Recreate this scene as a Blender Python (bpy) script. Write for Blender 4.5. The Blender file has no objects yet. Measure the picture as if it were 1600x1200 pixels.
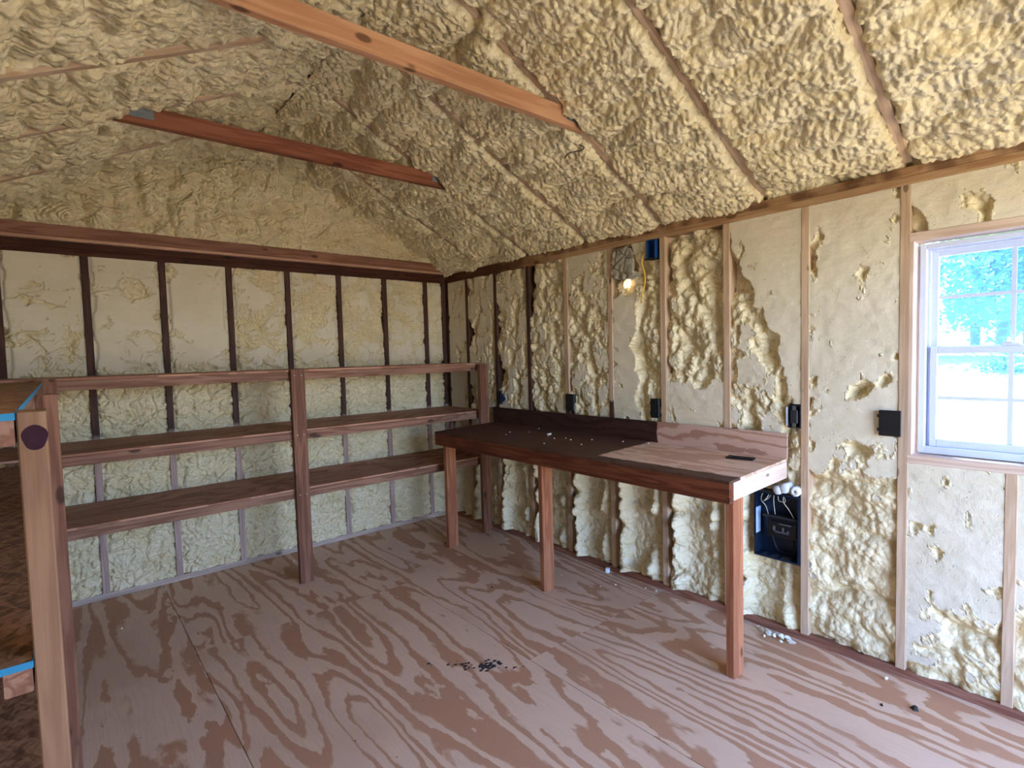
import bpy, bmesh, math, random
import numpy as np
from mathutils import Vector, Matrix

# ------------------------------------------------------------------ camera, sky, sun, exposure
SC = bpy.context.scene
COL = SC.collection
R = random.Random(11)

cam_d = bpy.data.cameras.new('camera')
cam = bpy.data.objects.new('camera', cam_d)
COL.objects.link(cam)
yaw, pit, rol = math.radians(40.16085), math.radians(-3.07712), math.radians(-1.52137)
fw = Vector((math.sin(yaw)*math.cos(pit), math.cos(yaw)*math.cos(pit), math.sin(pit)))
rt = Vector((math.cos(yaw), -math.sin(yaw), 0))
up = rt.cross(fw)
rt2 = rt*math.cos(rol) + up*math.sin(rol)
up2 = up*math.cos(rol) - rt*math.sin(rol)
cam.matrix_world = Matrix(((rt2.x, up2.x, -fw.x, -2.82412), (rt2.y, up2.y, -fw.y, -4.27811),
                           (rt2.z, up2.z, -fw.z, 1.49218), (0, 0, 0, 1)))
cam_d.sensor_fit = 'HORIZONTAL'
cam_d.sensor_width = 36.0
cam_d.lens = 842.54/1600*36.0
cam_d.clip_start = 0.02
cam_d.clip_end = 300
SC.camera = cam

world = bpy.data.worlds.new('world')
SC.world = world
world.use_nodes = True
wn = world.node_tree
wn.nodes.clear()
w_out = wn.nodes.new('ShaderNodeOutputWorld')
w_bg = wn.nodes.new('ShaderNodeBackground')
w_sky = wn.nodes.new('ShaderNodeTexSky')
w_sky.sky_type = 'NISHITA'
w_sky.sun_disc = False
w_sky.sun_elevation = math.radians(56)
w_sky.sun_rotation = math.radians(60)
w_sky.air_density = 1.0
w_sky.dust_density = 0.5
w_sky.ozone_density = 2.5
w_bg.inputs['Strength'].default_value = 0.50
w_tint = wn.nodes.new('ShaderNodeMix')
w_tint.data_type = 'RGBA'
w_tint.blend_type = 'MULTIPLY'
w_tint.inputs[0].default_value = 1.0
w_tint.inputs[7].default_value = (0.87, 0.98, 1.33, 1)
wn.links.new(w_sky.outputs[0], w_tint.inputs[6])
wn.links.new(w_tint.outputs[2], w_bg.inputs[0])
wn.links.new(w_bg.outputs[0], w_out.inputs[0])

sun_d = bpy.data.lights.new('sun', 'SUN')
sun_d.energy = 6.0
sun_d.color = (1.0, 0.93, 0.80)
sun_d.angle = math.radians(0.6)
sun = bpy.data.objects.new('sun', sun_d)
COL.objects.link(sun)
sun_dir = Vector((0.40, 0.36, 0.84)).normalized()      # towards the sun
sun.rotation_euler = sun_dir.to_track_quat('Z', 'Y').to_euler()

FRONT = -5.25
DOOR = (-1.95, -0.15, 2.12)
por = bpy.data.lights.new('door_portal', 'AREA')
por.shape = 'RECTANGLE'
por.size = DOOR[1]-DOOR[0]
por.size_y = DOOR[2]
por.cycles.is_portal = True
por_o = bpy.data.objects.new('door_portal', por)
COL.objects.link(por_o)
por_o.location = ((DOOR[0]+DOOR[1])/2, FRONT-0.12, DOOR[2]/2)
por_o.rotation_euler = (math.radians(90), 0, 0)        # -Z looks to +y, into the room

SC.view_settings.view_transform = 'Standard'
SC.view_settings.look = 'None'
SC.view_settings.gamma = 1.0
SC.view_settings.use_curve_mapping = False
SC.view_settings.exposure = 2.62

# ------------------------------------------------------------------ helpers
WM = {}                      # world matrix of every object built here

def finish(o, parent=None, M=None, **props):
    COL.objects.link(o)
    M = M if M is not None else Matrix.Identity(4)
    WM[o.name] = M
    if parent is not None:
        o.parent = parent
        o.matrix_basis = WM[parent.name].inverted() @ M
    else:
        o.matrix_basis = M
    for k, v in props.items():
        o[k] = v
    return o

def empty(name, loc, **props):
    return finish(bpy.data.objects.new(name, None), None, Matrix.Translation(loc), **props)

def mesh_from(name, verts, faces, mat=None, smooth=False):
    me = bpy.data.meshes.new(name)
    me.from_pydata([tuple(v) for v in verts], [], faces)
    if mat is not None:
        me.materials.append(mat)
    if smooth:
        me.polygons.foreach_set('use_smooth', [True]*len(me.polygons))
    me.update()
    return me

BOXF = [(0, 1, 3, 2), (4, 6, 7, 5), (0, 4, 5, 1), (2, 3, 7, 6), (0, 2, 6, 4), (1, 5, 7, 3)]

def boxes_mesh(name, lst, mat, bevel=0.0):
    v, f = [], []
    for (x0, x1, y0, y1, z0, z1) in lst:
        b = len(v)
        v += [(x, y, z) for x in (x0, x1) for y in (y0, y1) for z in (z0, z1)]
        f += [tuple(b+i for i in q) for q in BOXF]
    me = mesh_from(name, v, f, mat)
    bm = bmesh.new()
    bm.from_mesh(me)
    bmesh.ops.recalc_face_normals(bm, faces=bm.faces)
    if bevel:
        bmesh.ops.bevel(bm, geom=bm.edges[:], offset=bevel, segments=1, affect='EDGES', clamp_overlap=True)
    bm.to_mesh(me)
    bm.free()
    return me

def box(name, b, mat, parent=None, bevel=0.0, **props):
    """b = (x0,x1,y0,y1,z0,z1) in world coordinates; origin at the middle of the base"""
    x0, x1, y0, y1, z0, z1 = b
    cx, cy = (x0+x1)/2, (y0+y1)/2
    me = boxes_mesh(name, [(x0-cx, x1-cx, y0-cy, y1-cy, 0, z1-z0)], mat, bevel)
    return finish(bpy.data.objects.new(name, me), parent, Matrix.Translation((cx, cy, z0)), **props)

LUM = {}

def lumber(name, a, b, w, t, mat, parent=None, side=(0, 0, 1), skew=None, ch=0.0022, **props):
    """A board from a to b (centre line). w = size along 'side', t = the other size. Local X is the grain."""
    a, b, side = Vector(a), Vector(b), Vector(side)
    X = (b-a)
    L = X.length
    X.normalize()
    Y = (side - X*side.dot(X)).normalized()
    Z = X.cross(Y)
    key = (round(L, 3), round(w, 4), round(t, 4), mat.name, skew)
    me = LUM.get(key)
    if me is None:
        hy, hz = w/2, t/2
        ring = [(-hy+ch, -hz), (hy-ch, -hz), (hy, -hz+ch), (hy, hz-ch), (hy-ch, hz), (-hy+ch, hz), (-hy, hz-ch), (-hy, -hz+ch)]
        s0, s1 = skew or (0, 0)
        v = [(-L/2 + s0*(y+hy), y, z) for y, z in ring] + [(L/2 + s1*(y+hy), y, z) for y, z in ring]
        f = [tuple(range(7, -1, -1)), tuple(range(8, 16))]
        f += [(i, (i+1) % 8, 8+(i+1) % 8, 8+i) for i in range(8)]
        me = mesh_from(name, v, f, mat)
        LUM[key] = me
    c = (a+b)/2
    M = Matrix(((X.x, Y.x, Z.x, c.x), (X.y, Y.y, Z.y, c.y), (X.z, Y.z, Z.z, c.z), (0, 0, 0, 1)))
    return finish(bpy.data.objects.new(name, me), parent, M, **props)

def tube_mesh(name, pts, r, mat, n=8, closed=True):
    pts = [Vector(p) for p in pts]
    v, f = [], []
    for i, p in enumerate(pts):
        d = (pts[min(i+1, len(pts)-1)] - pts[max(i-1, 0)]).normalized()
        u = d.cross(Vector((0.31, 0.2, 0.93))).normalized()
        w = d.cross(u)
        rr = r[i] if isinstance(r, (list, tuple)) else r
        v += [p + (u*math.cos(2*math.pi*k/n) + w*math.sin(2*math.pi*k/n))*rr for k in range(n)]
    for i in range(len(pts)-1):
        f += [(i*n+k, i*n+(k+1) % n, (i+1)*n+(k+1) % n, (i+1)*n+k) for k in range(n)]
    if closed:
        f += [tuple(range(n-1, -1, -1)), tuple((len(pts)-1)*n+k for k in range(n))]
    return mesh_from(name, v, f, mat, True)

def spline(pts, n=6):
    pts = [Vector(p) for p in pts]
    out = []
    for i in range(len(pts)-1):
        p0, p1, p2, p3 = pts[max(i-1, 0)], pts[i], pts[i+1], pts[min(i+2, len(pts)-1)]
        for k in range(n):
            t = k/n
            out.append(0.5*((2*p1) + (p2-p0)*t + (2*p0-5*p1+4*p2-p3)*t*t + (3*p1-p0-3*p2+p3)*t**3))
    out.append(pts[-1])
    return out

def tube(name, pts, r, mat, parent=None, n=8, origin=None, **props):
    o = Vector(origin) if origin is not None else Vector(pts[0])
    me = tube_mesh(name, [Vector(p)-o for p in pts], r, mat, n)
    return finish(bpy.data.objects.new(name, me), parent, Matrix.Translation(o), **props)

def lathe_mesh(name, prof, mat, n=20):
    v, f = [], []
    for (r, z) in prof:
        v += [(r*math.cos(2*math.pi*k/n), r*math.sin(2*math.pi*k/n), z) for k in range(n)]
    for i in range(len(prof)-1):
        f += [(i*n+k, i*n+(k+1) % n, (i+1)*n+(k+1) % n, (i+1)*n+k) for k in range(n)]
    f += [tuple(range(n-1, -1, -1)), tuple((len(prof)-1)*n+k for k in range(n))]
    return mesh_from(name, v, f, mat, True)

def blob_mesh(name, r, mat, seed, flat=0.7, sub=2, amp=0.35):
    rr = random.Random(seed)
    bm = bmesh.new()
    bmesh.ops.create_icosphere(bm, subdivisions=sub, radius=1)
    ax = [Vector((rr.uniform(-1, 1), rr.uniform(-1, 1), rr.uniform(-1, 1))).normalized() for _ in range(5)]
    for v in bm.verts:
        d = v.co.normalized()
        k = 1 + amp*sum(max(0, d.dot(a))**3 for a in ax)*0.6 - amp*0.5 + rr.uniform(-.06, .06)
        v.co = Vector((d.x*k*rr.uniform(.97, 1.03), d.y*k, d.z*k*flat))*r
    zmin = min(v.co.z for v in bm.verts)
    for v in bm.verts:
        v.co.z -= zmin
    me = bpy.data.meshes.new(name)
    bm.to_mesh(me)
    bm.free()
    me.materials.append(mat)
    me.polygons.foreach_set('use_smooth', [True]*len(me.polygons))
    return me

# ------------------------------------------------------------------ materials
class NT:
    def __init__(s, name):
        s.m = bpy.data.materials.new(name)
        s.m.use_nodes = True
        s.t = s.m.node_tree
        s.t.nodes.clear()
        s.out = s.t.nodes.new('ShaderNodeOutputMaterial')
        s.b = s.t.nodes.new('ShaderNodeBsdfPrincipled')
        s.t.links.new(s.b.outputs[0], s.out.inputs[0])
    def n(s, typ, ins=None, **at):
        nd = s.t.nodes.new('ShaderNode'+typ)
        for k, v in at.items():
            setattr(nd, k, v)
        for k, v in (ins or {}).items():
            s.put(nd.inputs[k], v)
        return nd
    def put(s, sock, v):
        if isinstance(v, bpy.types.NodeSocket):
            s.t.links.new(v, sock)
        elif isinstance(v, bpy.types.Node):
            s.t.links.new(v.outputs[0], sock)
        else:
            if isinstance(v, (tuple, list)) and len(v) == 3 and sock.type == 'RGBA':
                v = (*v, 1)
            sock.default_value = v
    def math(s, op, a, b=0.0, c=0.0, clamp=False):
        return s.n('Math', {0: a, 1: b, 2: c}, operation=op, use_clamp=clamp).outputs[0]
    def mix(s, fac, a, b, blend='MIX'):
        nd = s.n('Mix', data_type='RGBA', blend_type=blend)
        s.put(nd.inputs[0], fac)
        s.put(nd.inputs[6], a)
        s.put(nd.inputs[7], b)
        return nd.outputs[2]
    def ramp(s, fac, stops, interp='LINEAR'):
        nd = s.n('ValToRGB', {0: fac})
        cr = nd.color_ramp
        cr.interpolation = interp
        while len(cr.elements) < len(stops):
            cr.elements.new(0.5)
        for e, (p, c) in zip(cr.elements, stops):
            e.position = p
            e.color = (*c, 1) if len(c) == 3 else c
        return nd.outputs[0]
    def smooth(s, x, lo, hi):
        nd = s.n('MapRange', {0: x, 1: lo, 2: hi, 3: 0.0, 4: 1.0}, interpolation_type='SMOOTHSTEP')
        return nd.outputs[0]
    def objco(s, scale, rnd=True):
        tc = s.n('TexCoord')
        v = tc.outputs['Object']
        if rnd:
            oi = s.n('ObjectInfo')
            off = s.n('CombineXYZ', {0: s.math('MULTIPLY', oi.outputs['Random'], 37.0), 1: s.math('MULTIPLY', oi.outputs['Random'], 11.3), 2: s.math('MULTIPLY', oi.outputs['Random'], 5.7)})
            v = s.n('VectorMath', {0: v, 1: off.outputs[0]}, operation='ADD').outputs[0]
        return s.n('VectorMath', {0: v, 1: scale}, operation='MULTIPLY').outputs[0]
    def wpos(s):
        g = s.n('NewGeometry')
        return s.n('SeparateXYZ', {0: g.outputs['Position']})
    def bump(s, h, strength=0.3, dist=0.01):
        bn = s.n('Bump', {'Strength': strength, 'Distance': dist, 'Height': h})
        s.t.links.new(bn.outputs[0], s.b.inputs['Normal'])
    def set(s, **k):
        for a, v in k.items():
            s.put(s.b.inputs[{'color': 'Base Color', 'rough': 'Roughness', 'metal': 'Metallic', 'spec': 'Specular IOR Level'}.get(a, a)], v)

def plain(name, col, rough=0.6, metal=0.0, spec=0.5, var=0.06):
    m = NT(name)
    nz = m.n('TexNoise', {'Vector': m.objco((1, 1, 1)), 'Scale': 35.0, 'Detail': 3.0})
    c = m.mix(nz.outputs[0], tuple(x*(1-var) for x in col), tuple(min(1, x*(1+var)) for x in col))
    m.set(color=c, rough=rough, metal=metal, spec=spec)
    return m.m

def lumber_mat(name, light, dark, stain=None, where=None, knots=1.0, rough=0.62, contrast=1.0):
    """Softwood boards, grain along local X. 'where' gives the part of the wall that was brushed with dark stain."""
    m = NT(name)
    v1 = m.objco((0.9, 13, 13))
    n1 = m.n('TexNoise', {'Vector': v1, 'Scale': 1.6, 'Detail': 3.0, 'Distortion': 0.5})
    rings = m.math('SINE', m.math('MULTIPLY', n1.outputs[0], 26.0))
    rings = m.math('MULTIPLY_ADD', rings, 0.5, 0.5)
    v2 = m.objco((2.5, 110, 110))
    n2 = m.n('TexNoise', {'Vector': v2, 'Scale': 1.0, 'Detail': 4.0})
    g = m.math('ADD', m.math('MULTIPLY', rings, 0.55*contrast), m.math('MULTIPLY', n2.outputs[0], 0.5))
    g = m.smooth(g, 0.15, 0.95)
    c = m.mix(g, light, dark)
    n3 = m.n('TexNoise', {'Vector': m.objco((2.0, 5, 5)), 'Scale': 1.3, 'Detail': 2.0})
    c = m.mix(m.math('MULTIPLY', m.smooth(n3.outputs[0], 0.4, 0.75), 0.35), c, tuple(x*0.55 for x in dark))
    vk = m.objco((4.2, 9, 9))
    k = m.n('TexVoronoi', {'Vector': vk, 'Scale': 1.0, 'Randomness': 1.0}, feature='F1')
    km = m.math('SUBTRACT', 1.0, m.smooth(k.outputs['Distance'], 0.10*knots, 0.17*knots))
    c = m.mix(m.math('MULTIPLY', km, 0.85), c, tuple(x*0.28 for x in dark))
    if stain is not None:
        p = m.wpos()
        nz = m.n('TexNoise', {'Vector': m.n('NewGeometry').outputs['Position'], 'Scale': 9.0, 'Detail': 3.0})
        mask = where(m, p, m.math('SUBTRACT', nz.outputs[0], 0.5))
        sc = m.mix(g, stain, tuple(x*0.5 for x in stain))
        c = m.mix(m.math('MULTIPLY', mask, 0.93), c, sc)
    m.set(color=c, rough=rough, spec=0.20)
    m.bump(m.math('ADD', n2.outputs[0], m.math('MULTIPLY', rings, 0.3)), 0.25, 0.004)
    return m.m

def ply_mat(name, light, dark, stain=None, where=None, freq=3.9, rough=0.55, dirt=True, amount=1.0, width=(0.35, 0.8)):
    """Rotary-cut softwood plywood, grain along local X."""
    m = NT(name)
    v = m.objco((1.0, 1.0, 1.0))
    wob = m.n('TexNoise', {'Vector': m.n('VectorMath', {0: v, 1: (9, 22, 9)}, operation='MULTIPLY').outputs[0], 'Scale': 1.0, 'Detail': 3.0})
    v1 = m.n('VectorMath', {0: v, 1: (0.62, 3.1, 1.0)}, operation='MULTIPLY').outputs[0]
    n1 = m.n('TexNoise', {'Vector': v1, 'Scale': 1.0, 'Detail': 1.6, 'Roughness': 0.45, 'Distortion': 0.25})
    fld = m.math('ADD', n1.outputs[0], m.math('MULTIPLY', m.math('SUBTRACT', wob.outputs[0], 0.5), 0.075))
    saw = m.math('FRACT', m.math('MULTIPLY', fld, freq*2.6))
    # each ring rises slowly and ends in a sharp dark line, as rotary-cut veneer does
    wid = m.n('TexNoise', {'Vector': m.n('VectorMath', {0: v, 1: (0.9, 2.6, 1)}, operation='MULTIPLY').outputs[0], 'Scale': 1.3, 'Detail': 1.0})
    lo = m.math('MULTIPLY_ADD', wid.outputs[0], -1.1, 1.12)
    band = m.math('MULTIPLY', m.smooth(m.math('SUBTRACT', saw, lo), -0.06, 0.10), m.math('SUBTRACT', 1.0, m.smooth(saw, 0.95, 1.0)))
    fine = m.n('TexNoise', {'Vector': m.n('VectorMath', {0: v, 1: (7, 170, 60)}, operation='MULTIPLY').outputs[0], 'Scale': 1.0, 'Detail': 4.0})
    pat = m.n('TexNoise', {'Vector': v, 'Scale': 2.1, 'Detail': 3.0})
    c = m.mix(m.math('MULTIPLY', band, 0.82*amount), light, dark)
    c = m.mix(m.math('MULTIPLY', m.smooth(fine.outputs[0], 0.45, 0.75), 0.16), c, tuple(x*0.75 for x in dark))
    c = m.mix(m.math('MULTIPLY', m.smooth(pat.outputs[0], 0.48, 0.75), 0.38), c, tuple((a+b)/2*0.8 for a, b in zip(light, dark)))
    if dirt:
        sp = m.n('TexVoronoi', {'Vector': v, 'Scale': 11.0}, feature='F1')
        spn = m.n('TexNoise', {'Vector': v, 'Scale': 4.0})
        spm = m.math('MULTIPLY', m.math('SUBTRACT', 1.0, m.smooth(sp.outputs['Distance'], 0.03, 0.06)), m.smooth(spn.outputs[0], 0.5, 0.56))
        c = m.mix(m.math('MULTIPLY', spm, 0.75), c, (0.03, 0.02, 0.018))
    if stain is not None:
        p = m.wpos()
        nz = m.n('TexNoise', {'Vector': m.n('NewGeometry').outputs['Position'], 'Scale': 14.0, 'Detail': 3.0})
        mask = where(m, p, m.math('SUBTRACT', nz.outputs[0], 0.5))
        sc = m.mix(m.math('MULTIPLY', band, 0.6), stain, tuple(x*0.6 for x in stain))
        sc = m.mix(m.math('MULTIPLY', pat.outputs[0], 0.35), sc, tuple(x*1.6 for x in stain))
        c = m.mix(m.math('MULTIPLY', mask, 0.95), c, sc)
    m.set(color=c, rough=rough, spec=0.16)
    m.bump(m.math('ADD', m.math('MULTIPLY', fine.outputs[0], 0.7), m.math('MULTIPLY', band, -0.5)), 0.22, 0.003)
    return m.m

def osb_mat(name, light, dark):
    m = NT(name)
    v = m.objco((1, 1, 1))
    c = None
    hs = []
    for i, (sc, rot) in enumerate((((26, 95, 30), 0.35), ((22, 85, 30), -0.5), ((30, 105, 30), 1.1))):
        rv = m.n('VectorRotate', {'Vector': v, 'Angle': rot}, rotation_type='Z_AXIS')
        vv = m.n('VectorMath', {0: rv.outputs[0], 1: sc}, operation='MULTIPLY').outputs[0]
        vo = m.n('TexVoronoi', {'Vector': vv, 'Scale': 1.0}, feature='F1')
        hs.append(m.n('SeparateColor', {0: vo.outputs['Color']}).outputs[0])
    h = m.math('MULTIPLY', m.math('ADD', m.math('ADD', hs[0], hs[1]), hs[2]), 0.3333)
    fine = m.n('TexNoise', {'Vector': m.n('VectorMath', {0: v, 1: (60, 60, 60)}, operation='MULTIPLY').outputs[0], 'Scale': 1.0, 'Detail': 4.0})
    h2 = m.math('ADD', m.math('MULTIPLY', h, 0.75), m.math('MULTIPLY', fine.outputs[0], 0.25))
    c = m.ramp(h2, [(0.25, tuple(x*0.6 for x in dark)), (0.40, dark), (0.66, light), (0.85, tuple(min(1, x*1.15) for x in light))])
    m.set(color=c, rough=0.7, spec=0.25)
    m.bump(h2, 0.6, 0.006)
    return m.m

def foam_mat(name, skin, cutc):
    """Closed-cell spray foam: glossy yellow skin, paler and matt where it was shaved flat (attribute 'cut')."""
    m = NT(name)
    at = m.n('Attribute', attribute_name='cut')
    cut = at.outputs['Fac']
    g = m.n('NewGeometry')
    pos = g.outputs['Position']
    n1 = m.n('TexNoise', {'Vector': pos, 'Scale': 5.0, 'Detail': 3.0})
    n2 = m.n('TexNoise', {'Vector': pos, 'Scale': 130.0, 'Detail': 3.0, 'Roughness': 0.6})
    vo = m.n('TexVoronoi', {'Vector': pos, 'Scale': 85.0}, feature='SMOOTH_F1')
    c = m.mix(m.smooth(n1.outputs[0], 0.35, 0.7), skin, tuple(a*b for a, b in zip(skin, (0.93, 0.91, 0.84))))
    cc = m.mix(m.smooth(n1.outputs[0], 0.3, 0.7), cutc, tuple(a*b for a, b in zip(cutc, (0.92, 0.92, 0.88))))
    pit = m.n('TexVoronoi', {'Vector': pos, 'Scale': 42.0}, feature='F1')
    pm = m.math('MULTIPLY', m.math('SUBTRACT', 1.0, m.smooth(pit.outputs['Distance'], 0.05, 0.14)), m.smooth(n1.outputs[0], 0.52, 0.62))
    cc = m.mix(m.math('MULTIPLY', pm, 0.4), cc, (0.35, 0.27, 0.13))
    m.set(color=m.mix(cut, c, cc), spec=0.45)
    m.put(m.b.inputs['Roughness'], m.math('MULTIPLY_ADD', cut, 0.38, 0.38))
    vb = m.n('TexVoronoi', {'Vector': pos, 'Scale': 36.0}, feature='F1')
    hs = m.math('ADD', m.math('MULTIPLY', vo.outputs['Distance'], -0.7), m.math('MULTIPLY', n2.outputs[0], 0.2))
    hs = m.math('SUBTRACT', hs, m.math('MULTIPLY', m.math('POWER', vb.outputs['Distance'], 2.0), 1.3))
    hc = m.math('SUBTRACT', m.math('MULTIPLY', n2.outputs[0], 0.35), m.math('MULTIPLY', pm, 0.8))
    mixh = m.n('Mix', {0: cut}, data_type='FLOAT')
    m.put(mixh.inputs[2], hs)
    m.put(mixh.inputs[3], hc)
    m.bump(mixh.outputs[0], 0.6, 0.009)
    return m.m

STAIN = (0.055, 0.016, 0.009)
def stain_right(m, p, nz):            # studs near the corner, and the studs' feet above the bench
    yy = m.math('ADD', p.outputs[1], m.math('MULTIPLY', nz, 0.12))
    zz = m.math('ADD', p.outputs[2], m.math('MULTIPLY', nz, 0.12))
    a = m.smooth(yy, -1.30, -1.25)
    a = m.math('MULTIPLY', a, m.smooth(zz, 0.80, 0.95))
    b = m.math('MULTIPLY', m.smooth(yy, -2.22, -2.18), m.math('SUBTRACT', 1.0, m.smooth(zz, 1.16, 1.19)))
    b = m.math('MULTIPLY', b, m.smooth(zz, 0.85, 0.95))
    return m.math('MAXIMUM', a, b)
def stain_back(m, p, nz):
    zz = m.math('ADD', p.outputs[2], m.math('MULTIPLY', nz, 0.05))
    return m.smooth(zz, 1.02, 1.06)
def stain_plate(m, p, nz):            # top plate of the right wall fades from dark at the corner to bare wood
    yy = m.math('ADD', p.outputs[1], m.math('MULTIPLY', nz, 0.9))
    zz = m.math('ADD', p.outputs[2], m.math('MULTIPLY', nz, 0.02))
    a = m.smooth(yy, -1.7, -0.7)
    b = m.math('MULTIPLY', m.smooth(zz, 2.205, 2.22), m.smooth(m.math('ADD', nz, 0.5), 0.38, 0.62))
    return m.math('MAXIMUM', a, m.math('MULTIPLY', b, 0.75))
def stain_bench(m, p, nz):            # dark stain on the far half of the bench and along its front edge
    yy = m.math('ADD', p.outputs[1], m.math('MULTIPLY', nz, 0.03))
    xx = m.math('ADD', p.outputs[0], m.math('MULTIPLY', nz, 0.03))
    a = m.smooth(yy, -2.29, -2.27)
    edge = m.math('MULTIPLY_ADD', yy, -0.02, -0.60)
    b = m.math('SUBTRACT', 1.0, m.smooth(m.math('SUBTRACT', xx, edge), 0.03, 0.04))
    return m.math('MAXIMUM', a, b)
def stain_splash(m, p, nz):
    yy = m.math('ADD', p.outputs[1], m.math('MULTIPLY', nz, 0.10))
    return m.smooth(yy, -2.335, -2.325)

M = {}
M['stud_right'] = lumber_mat('stud_right', (0.64, 0.46, 0.31), (0.52, 0.34, 0.21), STAIN, stain_right, knots=0.7)
M['stud_back'] = lumber_mat('stud_back', (0.52, 0.36, 0.29), (0.38, 0.24, 0.19), (0.065, 0.018, 0.010), stain_back)
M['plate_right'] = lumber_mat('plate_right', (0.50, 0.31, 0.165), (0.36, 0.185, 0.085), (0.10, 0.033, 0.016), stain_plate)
M['plate_dark'] = lumber_mat('plate_dark', (0.085, 0.026, 0.014), (0.05, 0.014, 0.008))
M['plate_pink'] = lumber_mat('plate_pink', (0.33, 0.155, 0.10), (0.21, 0.085, 0.05))
M['plate_lit'] = lumber_mat('plate_lit', (0.62, 0.37, 0.26), (0.48, 0.26, 0.17), knots=0.4)  # paler plate wood, bounce light put into its colour
M['rafter'] = lumber_mat('rafter', (0.68, 0.49, 0.33), (0.53, 0.34, 0.21), knots=0.7)
M['tie_pale'] = lumber_mat('tie_pale', (0.60, 0.32, 0.175), (0.46, 0.205, 0.10), contrast=0.8)
M['tie_red'] = lumber_mat('tie_red', (0.34, 0.125, 0.068), (0.20, 0.06, 0.03))
M['shelf_wood'] = lumber_mat('shelf_wood', (0.28, 0.125, 0.070), (0.165, 0.063, 0.033))
M['rail_wood'] = lumber_mat('rail_wood', (0.34, 0.175, 0.108), (0.20, 0.083, 0.047))
M['post_pale'] = lumber_mat('post_pale', (0.31, 0.165, 0.09), (0.215, 0.105, 0.055), knots=0.6)
M['bench_wood'] = lumber_mat('bench_wood', (0.20, 0.062, 0.026), (0.10, 0.026, 0.011))
M['bench_leg'] = lumber_mat('bench_leg', (0.46, 0.185, 0.088), (0.30, 0.10, 0.045))
M['bench_end'] = lumber_mat('bench_end', (0.78, 0.60, 0.48), (0.66, 0.46, 0.34), contrast=0.5, knots=0.5)
M['base_wood'] = lumber_mat('base_wood', (0.36, 0.165, 0.105), (0.23, 0.085, 0.05))
M['base_pale'] = lumber_mat('base_pale', (0.56, 0.42, 0.33), (0.43, 0.31, 0.235))
M['jamb_wood'] = lumber_mat('jamb_wood', (0.72, 0.54, 0.42), (0.58, 0.40, 0.29), knots=0.6)
M['floor_ply'] = ply_mat('floor_ply', (0.78, 0.545, 0.365), (0.50, 0.235, 0.115))
M['shelf_ply'] = ply_mat('shelf_ply', (0.54, 0.275, 0.17), (0.29, 0.12, 0.068), dirt=False, freq=4.5)
M['bench_ply'] = ply_mat('bench_ply', (0.74, 0.52, 0.38), (0.52, 0.30, 0.19), (0.06, 0.022, 0.013), stain_bench, freq=6.0, dirt=False)
M['splash_ply'] = ply_mat('splash_ply', (0.58, 0.37, 0.28), (0.36, 0.18, 0.11), (0.028, 0.009, 0.006), stain_splash, freq=5.0, dirt=False)
M['osb'] = osb_mat('osb', (0.36, 0.185, 0.095), (0.20, 0.09, 0.045))
M['foam'] = foam_mat('foam', (0.79, 0.655, 0.41), (0.77, 0.67, 0.50))
M['blue_edge'] = plain('blue_edge', (0.015, 0.20, 0.36), 0.6)
M['foam_crumb'] = plain('foam_crumb', (0.82, 0.77, 0.62), 0.8)
M['white_foam'] = plain('white_foam', (0.80, 0.82, 0.84), 0.85)
M['siding'] = plain('siding', (0.34, 0.22, 0.14), 0.75)
M['roof_deck'] = plain('roof_deck', (0.36, 0.24, 0.15), 0.8)
M['gusset'] = plain('gusset', (0.28, 0.31, 0.33), 0.45, 0.6, var=0.2)
M['black_plastic'] = plain('black_plastic', (0.006, 0.006, 0.008), 0.4)
M['dark_plastic'] = plain('dark_plastic', (0.02, 0.021, 0.026), 0.5)
M['blue_box'] = plain('blue_box', (0.01, 0.055, 0.20), 0.45)
M['panel_steel'] = plain('panel_steel', (0.009, 0.020, 0.045), 0.35, 0.25)
M['label_paper'] = plain('label_paper', (0.45, 0.60, 0.85), 0.7)
M['lug'] = plain('lug', (0.16, 0.15, 0.145), 0.4, 0.5)
M['wire_white'] = plain('wire_white', (0.55, 0.48, 0.34), 0.6)
M['wire_black'] = plain('wire_black', (0.01, 0.01, 0.012), 0.5)
M['wire_yellow'] = plain('wire_yellow', (0.80, 0.47, 0.05), 0.45)
M['vinyl'] = plain('vinyl', (0.62, 0.65, 0.76), 0.35, var=0.02)
M['vinyl_gap'] = plain('vinyl_gap', (0.30, 0.20, 0.17), 0.8)
M['charcoal'] = plain('charcoal', (0.035, 0.028, 0.03), 0.9)
M['bark'] = plain('bark', (0.10, 0.075, 0.055), 0.9, var=0.3)
M['screw'] = plain('screw', (0.45, 0.42, 0.36), 0.35, 0.8)

def leaf_mat():
    m = NT('leaf')
    oi = m.n('ObjectInfo')
    g = m.n('NewGeometry')
    nz = m.n('TexNoise', {'Vector': g.outputs['Position'], 'Scale': 1.5, 'Detail': 2.0})
    c = m.mix(nz.outputs[0], (0.045, 0.12, 0.022), (0.16, 0.30, 0.06))
    m.set(color=c, rough=0.5)
    tr = m.n('BsdfTranslucent', {0: (0.20, 0.38, 0.07, 1)})
    mx = m.n('MixShader', {0: 0.4})
    m.t.links.new(m.b.outputs[0], mx.inputs[1])
    m.t.links.new(tr.outputs[0], mx.inputs[2])
    m.t.links.new(mx.outputs[0], m.out.inputs[0])
    return m.m
M['leaf'] = leaf_mat()

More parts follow.
